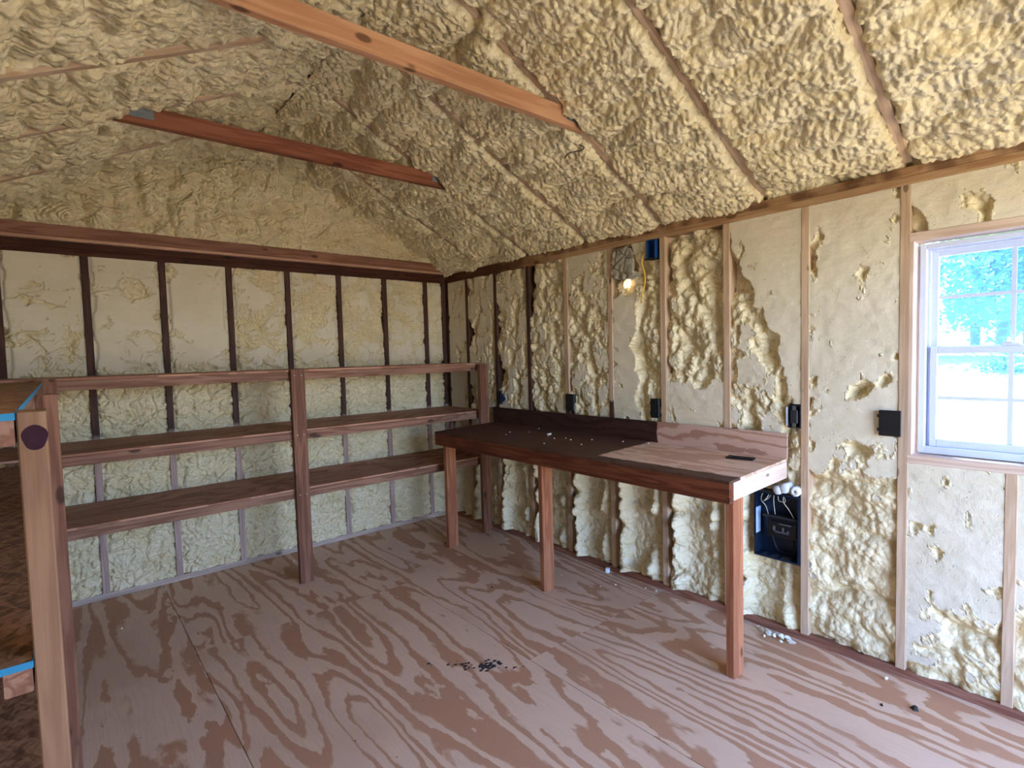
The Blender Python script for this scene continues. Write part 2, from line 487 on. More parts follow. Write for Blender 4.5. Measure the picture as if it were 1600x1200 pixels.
def ground_mat():
    m = NT('ground')
    g = m.n('NewGeometry')
    n1 = m.n('TexNoise', {'Vector': g.outputs['Position'], 'Scale': 0.35, 'Detail': 5.0})
    n2 = m.n('TexNoise', {'Vector': g.outputs['Position'], 'Scale': 9.0, 'Detail': 4.0})
    c = m.mix(m.smooth(n1.outputs[0], 0.42, 0.62), (0.60, 0.47, 0.27), (0.46, 0.39, 0.18))
    c = m.mix(m.math('MULTIPLY', n2.outputs[0], 0.35), c, (0.30, 0.25, 0.15))
    m.set(color=c, rough=0.95, spec=0.1)
    return m.m
M['ground'] = ground_mat()

def glass_mat():
    """window glass: clear, a little blue, with a dust film whose blue colour paints in the hazy glare"""
    m = NT('glass')
    tr = m.n('BsdfTransparent', {0: (0.62, 0.80, 0.95, 1)})
    gl = m.n('BsdfGlossy', {'Color': (1, 1, 1, 1), 'Roughness': 0.02})
    fr = m.n('Fresnel', {'IOR': 1.45})
    mx = m.n('MixShader', {0: m.math('MULTIPLY', fr.outputs[0], 0.7)})
    m.t.links.new(tr.outputs[0], mx.inputs[1])
    m.t.links.new(gl.outputs[0], mx.inputs[2])
    dust_haze = m.n('BsdfTranslucent', {0: (0.22, 0.45, 1.0, 1)})  # strong blue puts the haze over the view into the film colour
    m2 = m.n('MixShader', {0: 0.10})
    m.t.links.new(mx.outputs[0], m2.inputs[1])
    m.t.links.new(dust_haze.outputs[0], m2.inputs[2])
    m.t.links.new(m2.outputs[0], m.out.inputs[0])
    return m.m
M['glass'] = glass_mat()

# ------------------------------------------------------------------ noise for the sprayed foam
def hsh(ix, iy, s):
    a = (ix.astype(np.int64)*374761393 + iy.astype(np.int64)*668265263 + s*1274126177) & 0xFFFFFFFF
    a = ((a ^ (a >> 13))*1274126177) & 0xFFFFFFFF
    a = ((a ^ (a >> 16))*2246822519) & 0xFFFFFFFF
    return ((a ^ (a >> 15)) & 0xFFFFFF)/float(0x1000000)

def vn(x, y, s):
    ix, iy = np.floor(x), np.floor(y)
    fx, fy = x-ix, y-iy
    fx = fx*fx*fx*(fx*(fx*6-15)+10)
    fy = fy*fy*fy*(fy*(fy*6-15)+10)
    a, b, c, d = hsh(ix, iy, s), hsh(ix+1, iy, s), hsh(ix, iy+1, s), hsh(ix+1, iy+1, s)
    return 2*((a*(1-fx)+b*fx)*(1-fy) + (c*(1-fx)+d*fx)*fy) - 1

def fbm(x, y, s, o=3):
    r, k = 0, 1.0
    for i in range(o):
        r = r + k*vn(x*2**i+i*7.3, y*2**i-i*3.1, s+i)
        k *= 0.5
    return r

def wor(x, y, s):
    ix, iy = np.floor(x), np.floor(y)
    F1 = np.full(x.shape, 9.0)
    F2 = np.full(x.shape, 9.0)
    for i in (-1, 0, 1):
        for j in (-1, 0, 1):
            cx, cy = ix+i, iy+j
            d = np.hypot(cx+hsh(cx, cy, s)-x, cy+hsh(cx, cy, s+17)-y)
            F2 = np.minimum(F2, np.maximum(F1, d))
            F1 = np.minimum(F1, d)
    return F1, F2

def bil(x, y, s):                       # rounded lumps meeting in creases, 0..1
    F1, F2 = wor(x, y, s)
    return np.clip(F2-F1, 0, 1)**0.5*np.sqrt(np.clip(1.1-F1*F1, 0, 1.1))

def lmp(x, y, s):                       # convex lumps meeting in sharp creases, about -.3..1
    F1, F2 = wor(x, y, s)
    return 1 - 1.55*F1*F1

def crack(x, y, s, w=.10):              # narrow creases between lumps, 1 in the crease
    F1, F2 = wor(x, y, s)
    return np.exp(-((F2-F1)/w)**2)

def sst(x, lo, hi):
    t = np.clip((x-lo)/(hi-lo), 0, 1)
    return t*t*(3-2*t)

def grid_mesh(name, P, mat, cut=None, flip=False, keep=None):
    """P: (n, m, 3) array of points"""
    n, m = P.shape[:2]
    idx = np.arange(n*m).reshape(n, m)
    q = np.stack([idx[:-1, :-1], idx[1:, :-1], idx[1:, 1:], idx[:-1, 1:]], -1)
    if keep is not None:
        q = q[keep[:-1, :-1] & keep[1:, :-1] & keep[1:, 1:] & keep[:-1, 1:]]
    q = q.reshape(-1, 4)
    if flip:
        q = q[:, ::-1]
    me = bpy.data.meshes.new(name)
    me.vertices.add(n*m)
    me.vertices.foreach_set('co', P.reshape(-1).astype(np.float32))
    me.loops.add(q.size)
    me.loops.foreach_set('vertex_index', q.reshape(-1).astype(np.int32))
    me.polygons.add(len(q))
    me.polygons.foreach_set('loop_start', (np.arange(len(q))*4).astype(np.int32))
    me.polygons.foreach_set('loop_total', np.full(len(q), 4, np.int32))
    me.polygons.foreach_set('use_smooth', np.ones(len(q), bool))
    at = me.attributes.new('cut', 'FLOAT', 'POINT')
    at.data.foreach_set('value', (cut if cut is not None else np.zeros((n, m))).reshape(-1).astype(np.float32))
    me.materials.append(mat)
    me.update(calc_edges=True)
    return me

def foam(name, P, parent, cut=None, flip=False, keep=None, **props):
    me = grid_mesh(name, P, M['foam'], cut, flip, keep)
    return finish(bpy.data.objects.new(name, me), parent, Matrix.Identity(4), **props)

# ------------------------------------------------------------------ structure: floor
S16, S24 = 0.4064, 0.6096
ST = 0.0381                                   # thickness of a two-by
XL = -3.26                                    # left wall
floor = box('floor', (XL-.09, .10, FRONT-.1, .10, -0.10, -0.018), M['siding'], kind='structure')
def ply_sheet(name, x0, x1, y0, y1, z0, z1, mat, parent, along='y', **props):
    cx, cy, cz = (x0+x1)/2, (y0+y1)/2, (z0+z1)/2
    if along == 'y':
        return lumber(name, (cx, y1, cz), (cx, y0, cz), x1-x0, z1-z0, mat, parent, side=(1, 0, 0), ch=0.0012, **props)
    return lumber(name, (x0, cy, cz), (x1, cy, cz), y1-y0, z1-z0, mat, parent, side=(0, 1, 0), ch=0.0012, **props)
g = 0.0012
for x0, x1, cuts in ((-1.13, .089, (.089, -2.35, -4.79, FRONT)), (-2.35, -1.13, (.089, -1.13, -3.57, FRONT)), (XL-.06, -2.35, (.089, -2.35, -4.79, FRONT))):
    for a, b in zip(cuts[:-1], cuts[1:]):
        ply_sheet('plywood_sheet', x0+g, x1-g, b+g, a-g, -0.018, 0.0, M['floor_ply'], floor)

# ------------------------------------------------------------------ structure: right wall
ZB = 2.174                                    # underside of the top plates
def yst(k): return -(S16*k-0.089) - 0.0154
WIN = (-4.226, -3.616, 1.013, 1.930)          # rough opening y0,y1,z0,z1
def wall_boxes(x0, x1):
    y0, y1, z0, z1 = WIN
    return [(x0, x1, y1, .11, -.1, 2.36), (x0, x1, FRONT-.1, y0, -.1, 2.36), (x0, x1, y0, y1, -.1, z0), (x0, x1, y0, y1, z1, 2.36)]
wall_r = finish(bpy.data.objects.new('wall_right', boxes_mesh('wall_right', wall_boxes(.092, .11), M['siding'])), kind='structure')
X0, X1 = 0.0, 0.089
for k in range(1, 10):
    lumber('stud', (.0445, yst(k), .038), (.0445, yst(k), ZB), .089, ST, M['stud_right'], wall_r, side=(1, 0, 0))
lumber('stud', (.0445, -.02, .038), (.0445, -.02, ZB), .089, ST, M['stud_right'], wall_r, side=(1, 0, 0))
for y in (-4.268, -4.68, -5.08):
    lumber('stud', (.0445, y, .038), (.0445, y, ZB), .089, ST, M['stud_right'], wall_r, side=(1, 0, 0))
lumber('bottom_plate', (.0445, .0, .019), (.0445, FRONT, .019), ST, .089, M['base_wood'], wall_r)
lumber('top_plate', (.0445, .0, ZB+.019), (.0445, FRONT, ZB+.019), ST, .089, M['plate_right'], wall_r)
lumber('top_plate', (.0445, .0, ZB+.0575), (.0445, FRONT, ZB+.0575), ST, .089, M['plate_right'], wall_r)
# framing of the window opening
lumber('window_header', (.0445, WIN[1]+.02, 1.949), (.0445, WIN[0]-.02, 1.949), ST, .089, M['jamb_wood'], wall_r)
lumber('window_sill', (.0445, WIN[1]+.02, .994), (.0445, WIN[0]-.02, .994), ST, .089, M['jamb_wood'], wall_r)
lumber('jack_stud', (.0445, WIN[1]+.008, 1.013), (.0445, WIN[1]+.008, 1.930), .089, .016, M['jamb_wood'], wall_r, side=(1, 0, 0))
lumber('jack_stud', (.0445, WIN[0]-.008, 1.013), (.0445, WIN[0]-.008, 1.930), .089, .016, M['jamb_wood'], wall_r, side=(1, 0, 0))
lumber('cripple_stud', (.0445, -3.94, .038), (.0445, -3.94, .975), .089, ST, M['stud_right'], wall_r, side=(1, 0, 0))

# --- foam in the bays of the right wall
def right_level(b, u, z, y):
    """mean raw foam level before shaving (m, relative to the stud faces); above 0 the foam got cut flat"""
    nz = fbm(y/.16, z/.22, 501, 3)
    T = np.zeros_like(u) - .012
    if b == 0: T = T + .024 + .014*nz
    elif b == 1: T = T + .010 + .018*nz
    elif b == 2: T = T + .004 + .018*nz
    elif b == 3: T = T - .006 + .016*nz
    elif b == 4: T = T - .002 + .018*nz + .02*sst(z, 2.0, 2.08)
    elif b == 5: T = T + .055*sst(.52-u + .10*vn(z/.12, z*0, 77), -.06, .10)*sst(1.88-z, 0, .06) + .018*nz - .008
    elif b == 6: T = T - .014 + .016*nz + .05*sst(1.30-z + .05*vn(y/.1, z*0, 78), -.02, .05)
    elif b == 7: T = T + .026*nz - .018 + .058*sst(z-1.72-.9*(.35-u) + .1*vn(y/.12, z/.12, 80), -.08, .1)
    elif b == 8: T = T + .040 + .026*nz - .055*np.exp(-((z-1.27-.18*(u-.5))/.035)**2)*sst(u,.35,.55)*sst(1-u,.02,.1) - .05*np.exp(-((z-1.06+.1*u)/.03)**2-((u-.6)/.16)**2) - .04*np.exp(-((u-.05)/.06)**2)*sst(vn(z/.11,z*0,84),.1,.5) - .05*np.exp(-((u-.97)/.05)**2)*sst(vn(z/.08,z*0,85),.25,.5)
    else: T = T + .045 + .022*nz - .05*np.exp(-((z-2.05+.28*(y+3.95))/.035)**2)
    return T

def right_foam(b, y0, y1, z0, z1, low, step=.0058, seed=0):
    n, m = max(8, int((y1-y0)/step)), max(8, int((z1-z0)/step))
    yy = np.linspace(y0, y1, n)[:, None]*np.ones((1, m))
    zz = np.linspace(z0, z1, m)[None, :]*np.ones((n, 1))
    u = (y1-yy)/(y1-y0)                               # 0 at the far stud, 1 at the near one
    wy = yy + .020*vn(yy/.11, zz/.11, 31)
    wz = zz + .025*vn(yy/.13, zz/.13, 32)
    big = bil(wy/.105, wz/.21, 41+b)
    med = bil(wy/.048, wz/.060, 42+b)
    F1, _ = wor(wy/.085, wz/.085, 43+b)
    ring = np.sin(F1*.085*2*math.pi/.017 + 3*vn(yy/.05, zz/.05, 44))
    sml = bil(wy/.019, wz/.024, 45)
    T = right_level(b, u, zz, yy)
    raw = T + .050*(lmp(wy/.10, wz/.17, 41+b)-.62) + .024*(lmp(wy/.045, wz/.055, 42+b)-.5) + .0022*ring + .0055*lmp(yy/.02, zz/.024, 45) + .007*fbm(yy/.035, zz/.035, 47, 2) - .010
    if low is not None:                               # unshaved, hangs in fat ropes by the studs
        c1 = .17 + .05*vn(zz/.16, zz*0+b, 61)
        c2 = .80 + .05*vn(zz/.19, zz*0+b, 62)
        rope = .092*np.exp(-((u-c1)/.10)**2) + .064*np.exp(-((u-c2)/.085)**2)*(.6+.6*vn(zz/.10, zz*0+b, 63))
        slump = .028*sst(.22-zz, -.05, .15)
        hlow = -.068 + rope*(.52+.62*lmp(wy/.085, wz/.075, 64+b)) + slump + .016*(lmp(wy/.05, wz/.05, 42+b)-.4) + .0020*ring + .0055*lmp(wy/.024, wz/.024, 46)
        if b == 8:
            hlow = -.046 + .048*(lmp(wy/.22, wz/.12, 71)-.4) + .014*(lmp(wy/.045, wz/.045, 42)-.4) + .0055*lmp(wy/.024, wz/.028, 46) + .022*vn(yy/.16, zz/.10, 72)
        if b == 9:
            hlow = -.036 + .048*(lmp(wy/.16, wz/.10, 73)-.4) + .014*(lmp(wy/.045, wz/.045, 42)-.4) + .0055*lmp(wy/.024, wz/.028, 46)
        if b == 9:
            lim = .30 - (yy+3.75)*1.0 + .12*vn(yy/.10, zz/.10, 74)
            wl = sst(lim-zz, -.02, .04)
        else:
            lim = low + .05*vn(yy/.12, zz*0+b, 75)
            wl = sst(lim-zz, -.04, .05)
        cutmax = np.where(wl > .5, (.045 if b < 8 else .0), -.0015)
        raw = raw*(1-wl) + hlow*wl
        if b < 8:                                     # keep clear of the bench top and its splash board
            cutmax = np.where((zz > .78) & (zz < 1.09) & (yy > -3.13), np.minimum(cutmax, -.004), cutmax)
    else:
        cutmax = -.0015*np.ones_like(zz)
    # gap beside the studs: the foam shrinks back and shows a strip of the stud's side
    d0 = (y1-yy)
    gap = (1-.8*(wl if low is not None else 0))*sst(.030 + .022*vn(zz/.09, zz*0+b*3, 91) - d0, -.008, .020)
    deep = .022*np.clip(.4 + 1.1*vn(zz/.17, zz*0+b*5, 92), 0, 1.2)*(0.35 if b in (0, 8, 9) else 1)
    raw = raw - gap*deep
    over = np.clip(raw-cutmax, 0, None)
    h = np.minimum(raw, cutmax)
    cut = sst(over, .000, .0015)*(cutmax < .02)
    h = h - cut*(.0010 + .0016*fbm(yy/.05, zz/.035, 93, 3) + .0012*np.abs(vn(yy/.35, zz/.018, 94)))
    h = np.clip(h, -.080, .06)
    P = np.stack([-h, yy, zz], -1)
    return P, cut
HOLES = ((-3.19, -2.921, .384, .742), (-2.33, -2.258, 2.055, 2.2), (-3.162, -3.096, 1.086, 1.204))      # panel and open boxes
for b in range(0, 9):
    ya = -.039 if b == 0 else yst(b)-ST/2
    yb = yst(b+1)+ST/2
    P, cut = right_foam(b, yb, ya, .038, ZB, .88 if b < 8 else .90)
    Y, Z = P[..., 1], P[..., 2]
    keep = np.ones(Y.shape, bool)
    for (qa, qb, qc, qd) in HOLES:
        keep &= ~((Y > qa) & (Y < qb) & (Z > qc) & (Z < qd))
    foam('spray_foam', P, wall_r, cut, keep=keep)
P, cut = right_foam(9, -3.921, yst(9)-ST/2, .038, .975, .5)
foam('spray_foam', P, wall_r, cut)
P, cut = right_foam(9, -4.25, -3.959, .038, .975, .5, .01)
foam('spray_foam', P, wall_r, cut)
P, cut = right_foam(7, WIN[0]-.02, yst(9)-ST/2, 1.968, ZB, None)
foam('spray_foam', P, wall_r, cut)
for ya, yb in ((-4.287, -4.661), (-4.699, -5.061)):
    P, cut = right_foam(8, yb, ya, .038, ZB, .9, .014)
    foam('spray_foam', P, wall_r, cut)

# ------------------------------------------------------------------ structure: back wall and gable
RX, RZ = -1.63, 3.092                         # ridge line of the rafter undersides
SLR, SLL = (RZ-2.280)/(-RX), (RZ-2.29)/(RX-XL)
def roof_z(x):
    return np.where(x > RX, 2.280 - SLR*x, RZ - SLL*(RX-x))
wall_b = finish(bpy.data.objects.new('wall_back', mesh_from('wall_back', [
    (XL-.1, .110, -.1), (.1, .110, -.1), (.1, .110, 2.38), (RX, .110, 3.25), (XL-.1, .110, 2.38),
    (XL-.1, .092, -.1), (.1, .092, -.1), (.1, .092, 2.38), (RX, .092, 3.25), (XL-.1, .092, 2.38)],
    [(0, 4, 3, 2, 1), (5, 6, 7, 8, 9), (0, 1, 6, 5), (1, 2, 7, 6), (2, 3, 8, 7), (3, 4, 9, 8), (4, 0, 5, 9)], M['siding'])), kind='structure')
def xst(k): return -(S16*k-0.1916)
for k in range(1, 9):
    lumber('stud', (xst(k), .0445, .038), (xst(k), .0445, ZB), .089, ST, M['stud_back'], wall_b, side=(0, 1, 0))
lumber('stud', (-.0205, .0445, .038), (-.0205, .0445, ZB), .089, ST, M['stud_back'], wall_b, side=(0, 1, 0))
lumber('bottom_plate', (0, .0445, .019), (XL, .0445, .019), ST, .089, M['base_pale'], wall_b)
lumber('top_plate', (-.001, .0445, ZB+.019), (XL, .0445, ZB+.019), ST, .089, M['plate_dark'], wall_b)
lumber('top_plate', (-.001, .0445, ZB+.0575), (XL, .0445, ZB+.0575), ST, .089, M['plate_dark'], wall_b)
lumber('gable_plate', (-.004, .0235, 2.307), (XL, .0235, 2.307), .075, .121, M['plate_pink'], wall_b, side=(0, 0, 1))
lumber('gable_lit_strip', (-.004, .0225, 2.2605), (XL, .0225, 2.2605), .018, .123, M['plate_lit'], wall_b, side=(0, 0, 1), label='pale strip painted as the lit underside of the gable plate')  # lighter colour stands in for bounce light under the plate

def back_foam(b, x0, x1, z0, z1, step=.0048):
    n, m = max(8, int((x1-x0)/step)), max(8, int((z1-z0)/step))
    xx = np.linspace(x0, x1, n)[:, None]*np.ones((1, m))
    zz = np.linspace(z0, z1, m)[None, :]*np.ones((n, 1))
    wx = xx + .025*vn(xx/.09, zz/.09, 131)
    wz = zz + .025*vn(xx/.09, zz/.09, 132)
    crk = bil(wx/.085, wz/.075, 141)
    sm = bil(wx/.034, wz/.028, 142)
    F1, _ = wor(wx/.11, wz/.11, 143)
    ring = np.sin(F1*.11*2*math.pi/.020 + 3*vn(xx/.05, zz/.05, 144))
    low = sst(1.48-zz + .05*vn(xx/.1, zz*0, 145), -.04, .06)
    hl = -.012 + .026*(lmp(wx/.085, wz/.075, 141)-.4) - .020*crack(wx/.10, wz/.085, 150, .08) + .012*(lmp(wx/.036, wz/.030, 142)-.4) - .008*crack(wx/.050, wz/.05, 151, .11) + .0016*ring
    flat = .018 if b >= 5 else .002
    hu = -.010 + flat + .018*fbm(xx/.16, zz/.14, 146, 3) + .022*(lmp(wx/.11, wz/.085, 141)-.5) - .020*crack(wx/.16, wz/.13, 152, .05)*sst(vn(xx/.2, zz/.2, 153), -.1, .3) - .006*crack(wx/.05, wz/.05, 151, .10) + .0042*ring + .010*(lmp(wx/.036, wz/.030, 142)-.5)
    h = hl*low + hu*(1-low)
    over = np.clip(h+.004, 0, None)
    cut = sst(over, 0, .002)*(1-low)
    h = np.minimum(h, -.004 + .016*low) - cut*(.0012*fbm(xx/.06, zz/.03, 147, 3) + .0012*np.abs(vn(xx/.3, zz/.02, 148)))
    d = np.minimum(xx-x0, x1-xx)
    h = h - .014*sst(.020 + .014*vn(zz/.06, zz*0+b, 149) - d, -.006, .014)
    return np.stack([xx, -h, zz], -1), cut
edges = [-.039]
for k in range(1, 9):
    edges += [xst(k)+ST/2, xst(k)-ST/2]
edges.append(XL)
for b in range(9):
    P, cut = back_foam(b, edges[2*b+1], edges[2*b], .038, ZB)
    foam('spray_foam', P, wall_b, cut)

def gable_foam(step=.0046):
    n = int((0-XL)/step)
    m = int(.86/step)
    xx = np.linspace(XL, 0.02, n)[:, None]*np.ones((1, m))
    t = np.linspace(0, 1, m)[None, :]*np.ones((n, 1))
    zz = 2.335 + t*(roof_z(xx)+.09-2.335)
    wx = xx + .03*vn(xx/.12, zz/.12, 231)
    wz = zz + .03*vn(xx/.12, zz/.12, 232)
    left = sst(-1.75-xx + .15*vn(zz/.2, zz*0, 239), -.1, .2)
    drape = bil(wx/.10, wz/.30, 241)
    blobs = bil(wx/.085, wz/.08, 242)
    F1, _ = wor(wx/.16, wz/.13, 243)
    ring = np.sin(F1*.14*2*math.pi/.019 + 4*vn(xx/.06, zz/.06, 244))
    row = bil(wx/.5, wz/.10, 245)
    blob2 = lmp(wx/.085, wz/.075, 242)
    h = .018 + left*(.090*(lmp(wx/.12, wz/.36, 241)-.5) + .034*(blob2-.5)) + (1-left)*(.050*(lmp(wx/.6, wz/.14, 245)-.4) + .034*(blob2-.5)) + .0062*ring - .026*crack(wx/.2, wz/.17, 247, .05) - .008*crack(wx/.06, wz/.045, 249, .10) + .010*lmp(xx/.04, zz/.032, 248)
    h = h + .020*fbm(xx/.35, zz/.25, 246, 2)
    top = sst(roof_z(xx)-zz, -.02, .12)
    h = np.clip(h*(.4+.6*top), -.05, .10)
    h = h*sst(zz-2.335, -.02, .05) + .030*np.exp(-((xx+2.75)/.07)**2-((zz-2.42)/.05)**2)
    return np.stack([xx, -h-.012, zz], -1)
foam('gable_foam', gable_foam(), wall_b)

# ------------------------------------------------------------------ structure: left wall, front wall with the doorway
wall_l = box('wall_left', (XL-.110, XL-.092, FRONT-.1, .11, -.1, 2.38), M['siding'], kind='structure')
for k in range(0, 13):
    y = yst(k) if k else -.02
    lumber('stud', (XL-.0445, y, .038), (XL-.0445, y, ZB), .089, ST, M['stud_right'], wall_l, side=(1, 0, 0))
lumber('bottom_plate', (XL-.0445, 0, .019), (XL-.0445, FRONT, .019), ST, .089, M['base_wood'], wall_l)
lumber('top_plate', (XL-.0445, 0, ZB+.019), (XL-.0445, FRONT, ZB+.019), ST, .089, M['plate_right'], wall_l)
lumber('top_plate', (XL-.0445, 0, ZB+.0575), (XL-.0445, FRONT, ZB+.0575), ST, .089, M['plate_right'], wall_l)
for b in range(12):
    ya, yb = (-.039 if b == 0 else yst(b)-ST/2), yst(b+1)+ST/2
    P, cut = right_foam(min(b, 6), yb, ya, .038, ZB, .9, .016)
    P[..., 0] = XL - np.minimum(P[..., 0]*-1, .0)*1.0 - .004
    foam('spray_foam', P, wall_l, cut, flip=True)

dx0, dx1, dz = DOOR
wall_f = finish(bpy.data.objects.new('wall_front', boxes_mesh('wall_front', [
    (XL-.11, dx0, FRONT-.11, FRONT, -.1, 2.38), (dx1, .11, FRONT-.11, FRONT, -.1, 2.38), (dx0, dx1, FRONT-.11, FRONT, dz, 2.38)], M['foam'])), kind='structure')
gv = [(XL-.11, FRONT-.11, 2.38), (.11, FRONT-.11, 2.38), (RX, FRONT-.11, 3.26), (XL-.11, FRONT, 2.38), (.11, FRONT, 2.38), (RX, FRONT, 3.26)]
finish(bpy.data.objects.new('front_gable', mesh_from('front_gable', gv, [(0, 1, 2), (3, 5, 4), (0, 3, 4, 1), (1, 4, 5, 2), (2, 5, 3, 0)], M['foam'])), wall_f)

# ------------------------------------------------------------------ structure: roof
def slope_frame(right):
    if right:
        o = Vector((0, 0, 2.280)); e = Vector((RX, 0, RZ))
    else:
        o = Vector((XL, 0, 2.29)); e = Vector((RX, 0, RZ))
    d = (e-o); L = d.length; d.normalize()
    n = Vector((-d.z, 0, d.x)) if not right else Vector((d.z*1, 0, -d.x))
    if n.z > 0: n = -n
    return o, d, n, L
deck = []
oR, dR, nR, LR = slope_frame(True)
oL, dL, nL, LL = slope_frame(False)
def roof_slab(o, d, n, L):
    vs = []
    for s in (-.35, L+.06):
        for y in (.40, FRONT-.40):
            for t in (.094, .13):
                p = o + d*s - n*t
                vs.append((p.x, y, p.z))
    return vs
rv = roof_slab(oR, dR, nR, LR) + roof_slab(oL, dL, nL, LL)
rf = [tuple(i for i in q) for q in BOXF] + [tuple(8+i for i in q) for q in BOXF]
me = mesh_from('ceiling', rv, rf, M['roof_deck'])
bm = bmesh.new(); bm.from_mesh(me); bmesh.ops.recalc_face_normals(bm, faces=bm.faces); bm.to_mesh(me); bm.free()
ceiling = finish(bpy.data.objects.new('ceiling', me), kind='structure')

def yraf(j): return 0.089 - 0.0154 - S24*j     # rafter 1 is the first one off the gable
NR = 8
for j in range(1, NR+1):
    y = yraf(j)
    for o, d, n, L in ((oR, dR, nR, LR), (oL, dL, nL, LL)):
        a, b = o - n*.0445 - d*.02, o + d*(L-.005) - n*.0445
        lumber('rafter', (a.x, y, a.z), (b.x, y, b.z), .089, ST, M['rafter'], ceiling, side=(n.x, 0, n.z))

def roof_foam(right, y0, y1, jfar, jnear, step, seed):
    o, d, n, L = (oR, dR, nR, LR) if right else (oL, dL, nL, LL)
    s0, s1 = (-.085, L+.02)
    ny, ns = max(6, int((y0-y1)/step)), int((s1-s0)/step)
    yy = np.linspace(y0, y1, ny)[:, None]*np.ones((1, ns))
    ss = np.linspace(s0, s1, ns)[None, :]*np.ones((ny, 1))
    wy = yy + .030*vn(yy/.14, ss/.14, 331) + .008*vn(yy/.04, ss/.04, 333)
    ws = ss + .030*vn(yy/.14, ss/.14, 332) + .008*vn(yy/.04, ss/.04, 334)
    sd = 0 if right else 50
    if right:
        row = lmp((wy+.30*ws)/.42, (ws-.12*wy)/.125, 341)
        t = -.040 + .056*row + .010*sst(-yy, 1.9, 2.6)
        lump = .011*lmp(wy/.060, ws/.055, 342) + .0175*lmp(wy/.027, ws/.031, 343) + .0060*lmp(wy/.016, ws/.017, 344)
        med = bil(wy/.056, ws/.046, 342)
        k = sst(-yy, 2.7, 3.3)                            # coarser, calmer passes nearer the door
        t = t*(1-.15*k) + .012*k*vn(yy/.4, ss/.12, 345)
    else:
        big = bil(wy/.115, ws/.24, 346+seed)
        med = bil(wy/.055, ws/.050, 347)
        F1, _ = wor(wy/.10, ws/.13, 348)
        ring = np.sin(wy*2*math.pi/.022 + 2.5*F1 + 3*vn(yy/.08, ss/.08, 349))
        t = -.058 + .044*lmp(wy/.36, ws/.115, 346)
        lump = .026*lmp(wy/.070, ws/.066, 347) + .0150*lmp(wy/.028, ws/.042, 350) + .0040*ring
    t = t + .014*fbm(yy/.28, ss/.35, 351+sd, 2)
    far = (yraf(jfar) - yy) if jfar > 0 else (yy*0+1)
    near = (yy - yraf(jnear))
    dist = np.minimum(far, near)
    e = sst(dist + .012*vn(ss/.05, yy*0, 361+seed) + .008*vn(ss/.02, yy*0, 362+seed), .020, .044)
    jn = np.where(far < near, jfar, jnear)
    thr = -.14 if right else -.12
    cov = sst(vn(ss/.20, jn*9.7, 365+sd) + .5*vn(ss/.07, jn*5.1, 366+sd) + 1.3*sst(ss, L-.62, L-.20) - .55 + thr, 0, .25)
    edge = -.030*(1-cov) + cov*np.maximum(.004 + .020*med, t*.6)
    h = edge*(1-e) + t*e + lump*(.65+.35*e)
    h = h + .05*sst(ss, L-.16, L+.02)*e                    # fat fillet in the ridge
    eave = sst(.07-ss, 0, .10)
    h = h*(1-.25*eave) + .012*eave*e
    if jfar == 0:                                         # against the gable
        h = h + .035*sst(.14+yy*-1*0-(-yy), -.02, .14)*sst(ss, .15, .5)
    # the rims of the bays bulge sideways in beads
    sg = np.where(far < near, 1.0, -1.0)
    y2 = yy + sg*.016*(lmp(ss/.036 + .3*vn(ss/.09, yy*0, 372), dist/.030+7.3, 371+seed)-.25)*np.clip(4*e*(1-e), 0, 1)
    P = np.stack([o.x + d.x*ss + n.x*h, y2, o.z + d.z*ss + n.z*h], -1)
    return P
for right in (True, False):
    for j in range(0, NR+1):
        ya = .04 if j == 0 else yraf(j)
        yb = yraf(j+1) if j < NR else FRONT
        fine = (right and j <= 6) or (not right and j <= 4)
        st = (.0058 if right else .0062) if fine else .016
        P = roof_foam(right, ya, yb, j, j+1, st, j)
        foam('spray_foam', P, ceiling, flip=right)

# collar ties: in the planes of the second and fourth rafters
def tie(j, z, mat):
    y = yraf(j)
    def xr(zz): return -(zz-2.280)/SLR
    def xl(zz): return RX - (RZ-zz)/SLL
    z0, z1 = z, z+.089
    xa, xb = xl(z0)+.005, xr(z0)-.005
    v = []
    c = .0022
    for (px, pz) in ((xa, z0), (xb, z0), (xr(z1)-.005, z1), (xl(z1)+.005, z1)):
        v.append((px, pz))
    cx, cz = (xa+xb)/2, z
    pts = []
    for yy in (-ST/2, ST/2):
        pts += [(px-cx, yy, pz-cz) for px, pz in v]
    me = mesh_from('collar_tie', pts, [(0, 1, 2, 3), (7, 6, 5, 4), (0, 4, 5, 1), (1, 5, 6, 2), (2, 6, 7, 3), (3, 7, 4, 0)], mat)
    b = bmesh.new(); b.from_mesh(me); bmesh.ops.recalc_face_normals(b, faces=b.faces)
    bmesh.ops.bevel(b, geom=b.edges[:], offset=.002, segments=1, affect='EDGES'); b.to_mesh(me); b.free()
    t = finish(bpy.data.objects.new('collar_tie', me), ceiling, Matrix.Translation((cx, y, cz)))
    for sgn in (1, -1):
        x = (xb-.075) if sgn > 0 else (xa+.125)
        zc = z0+.05
        w = .055 if sgn > 0 else .06
        pl = []
        teeth = [(x-w, x+w*.6, y-ST/2-.0025, y-ST/2+.0005, zc-.022, zc+.045 if sgn > 0 else zc+.020)]
        for i in range(5):
            for q in range(3):
                tx = x-w+.012+i*.018; tz = zc-.016+q*.014
                teeth.append((tx, tx+.006, y-ST/2-.0042, y-ST/2-.0024, tz, tz+.004))
        ox, oz = x, zc
        bl = [(a-ox, b2-ox, c2-y, d2-y, e2-oz, f2-oz) for a, b2, c2, d2, e2, f2 in teeth]
        finish(bpy.data.objects.new('truss_plate', boxes_mesh('truss_plate', bl, M['gusset'])), t, Matrix.Translation((ox, y, oz)))
    return t
tie(2, 2.632, M['tie_red'])
tie(4, 2.622, M['tie_pale'])

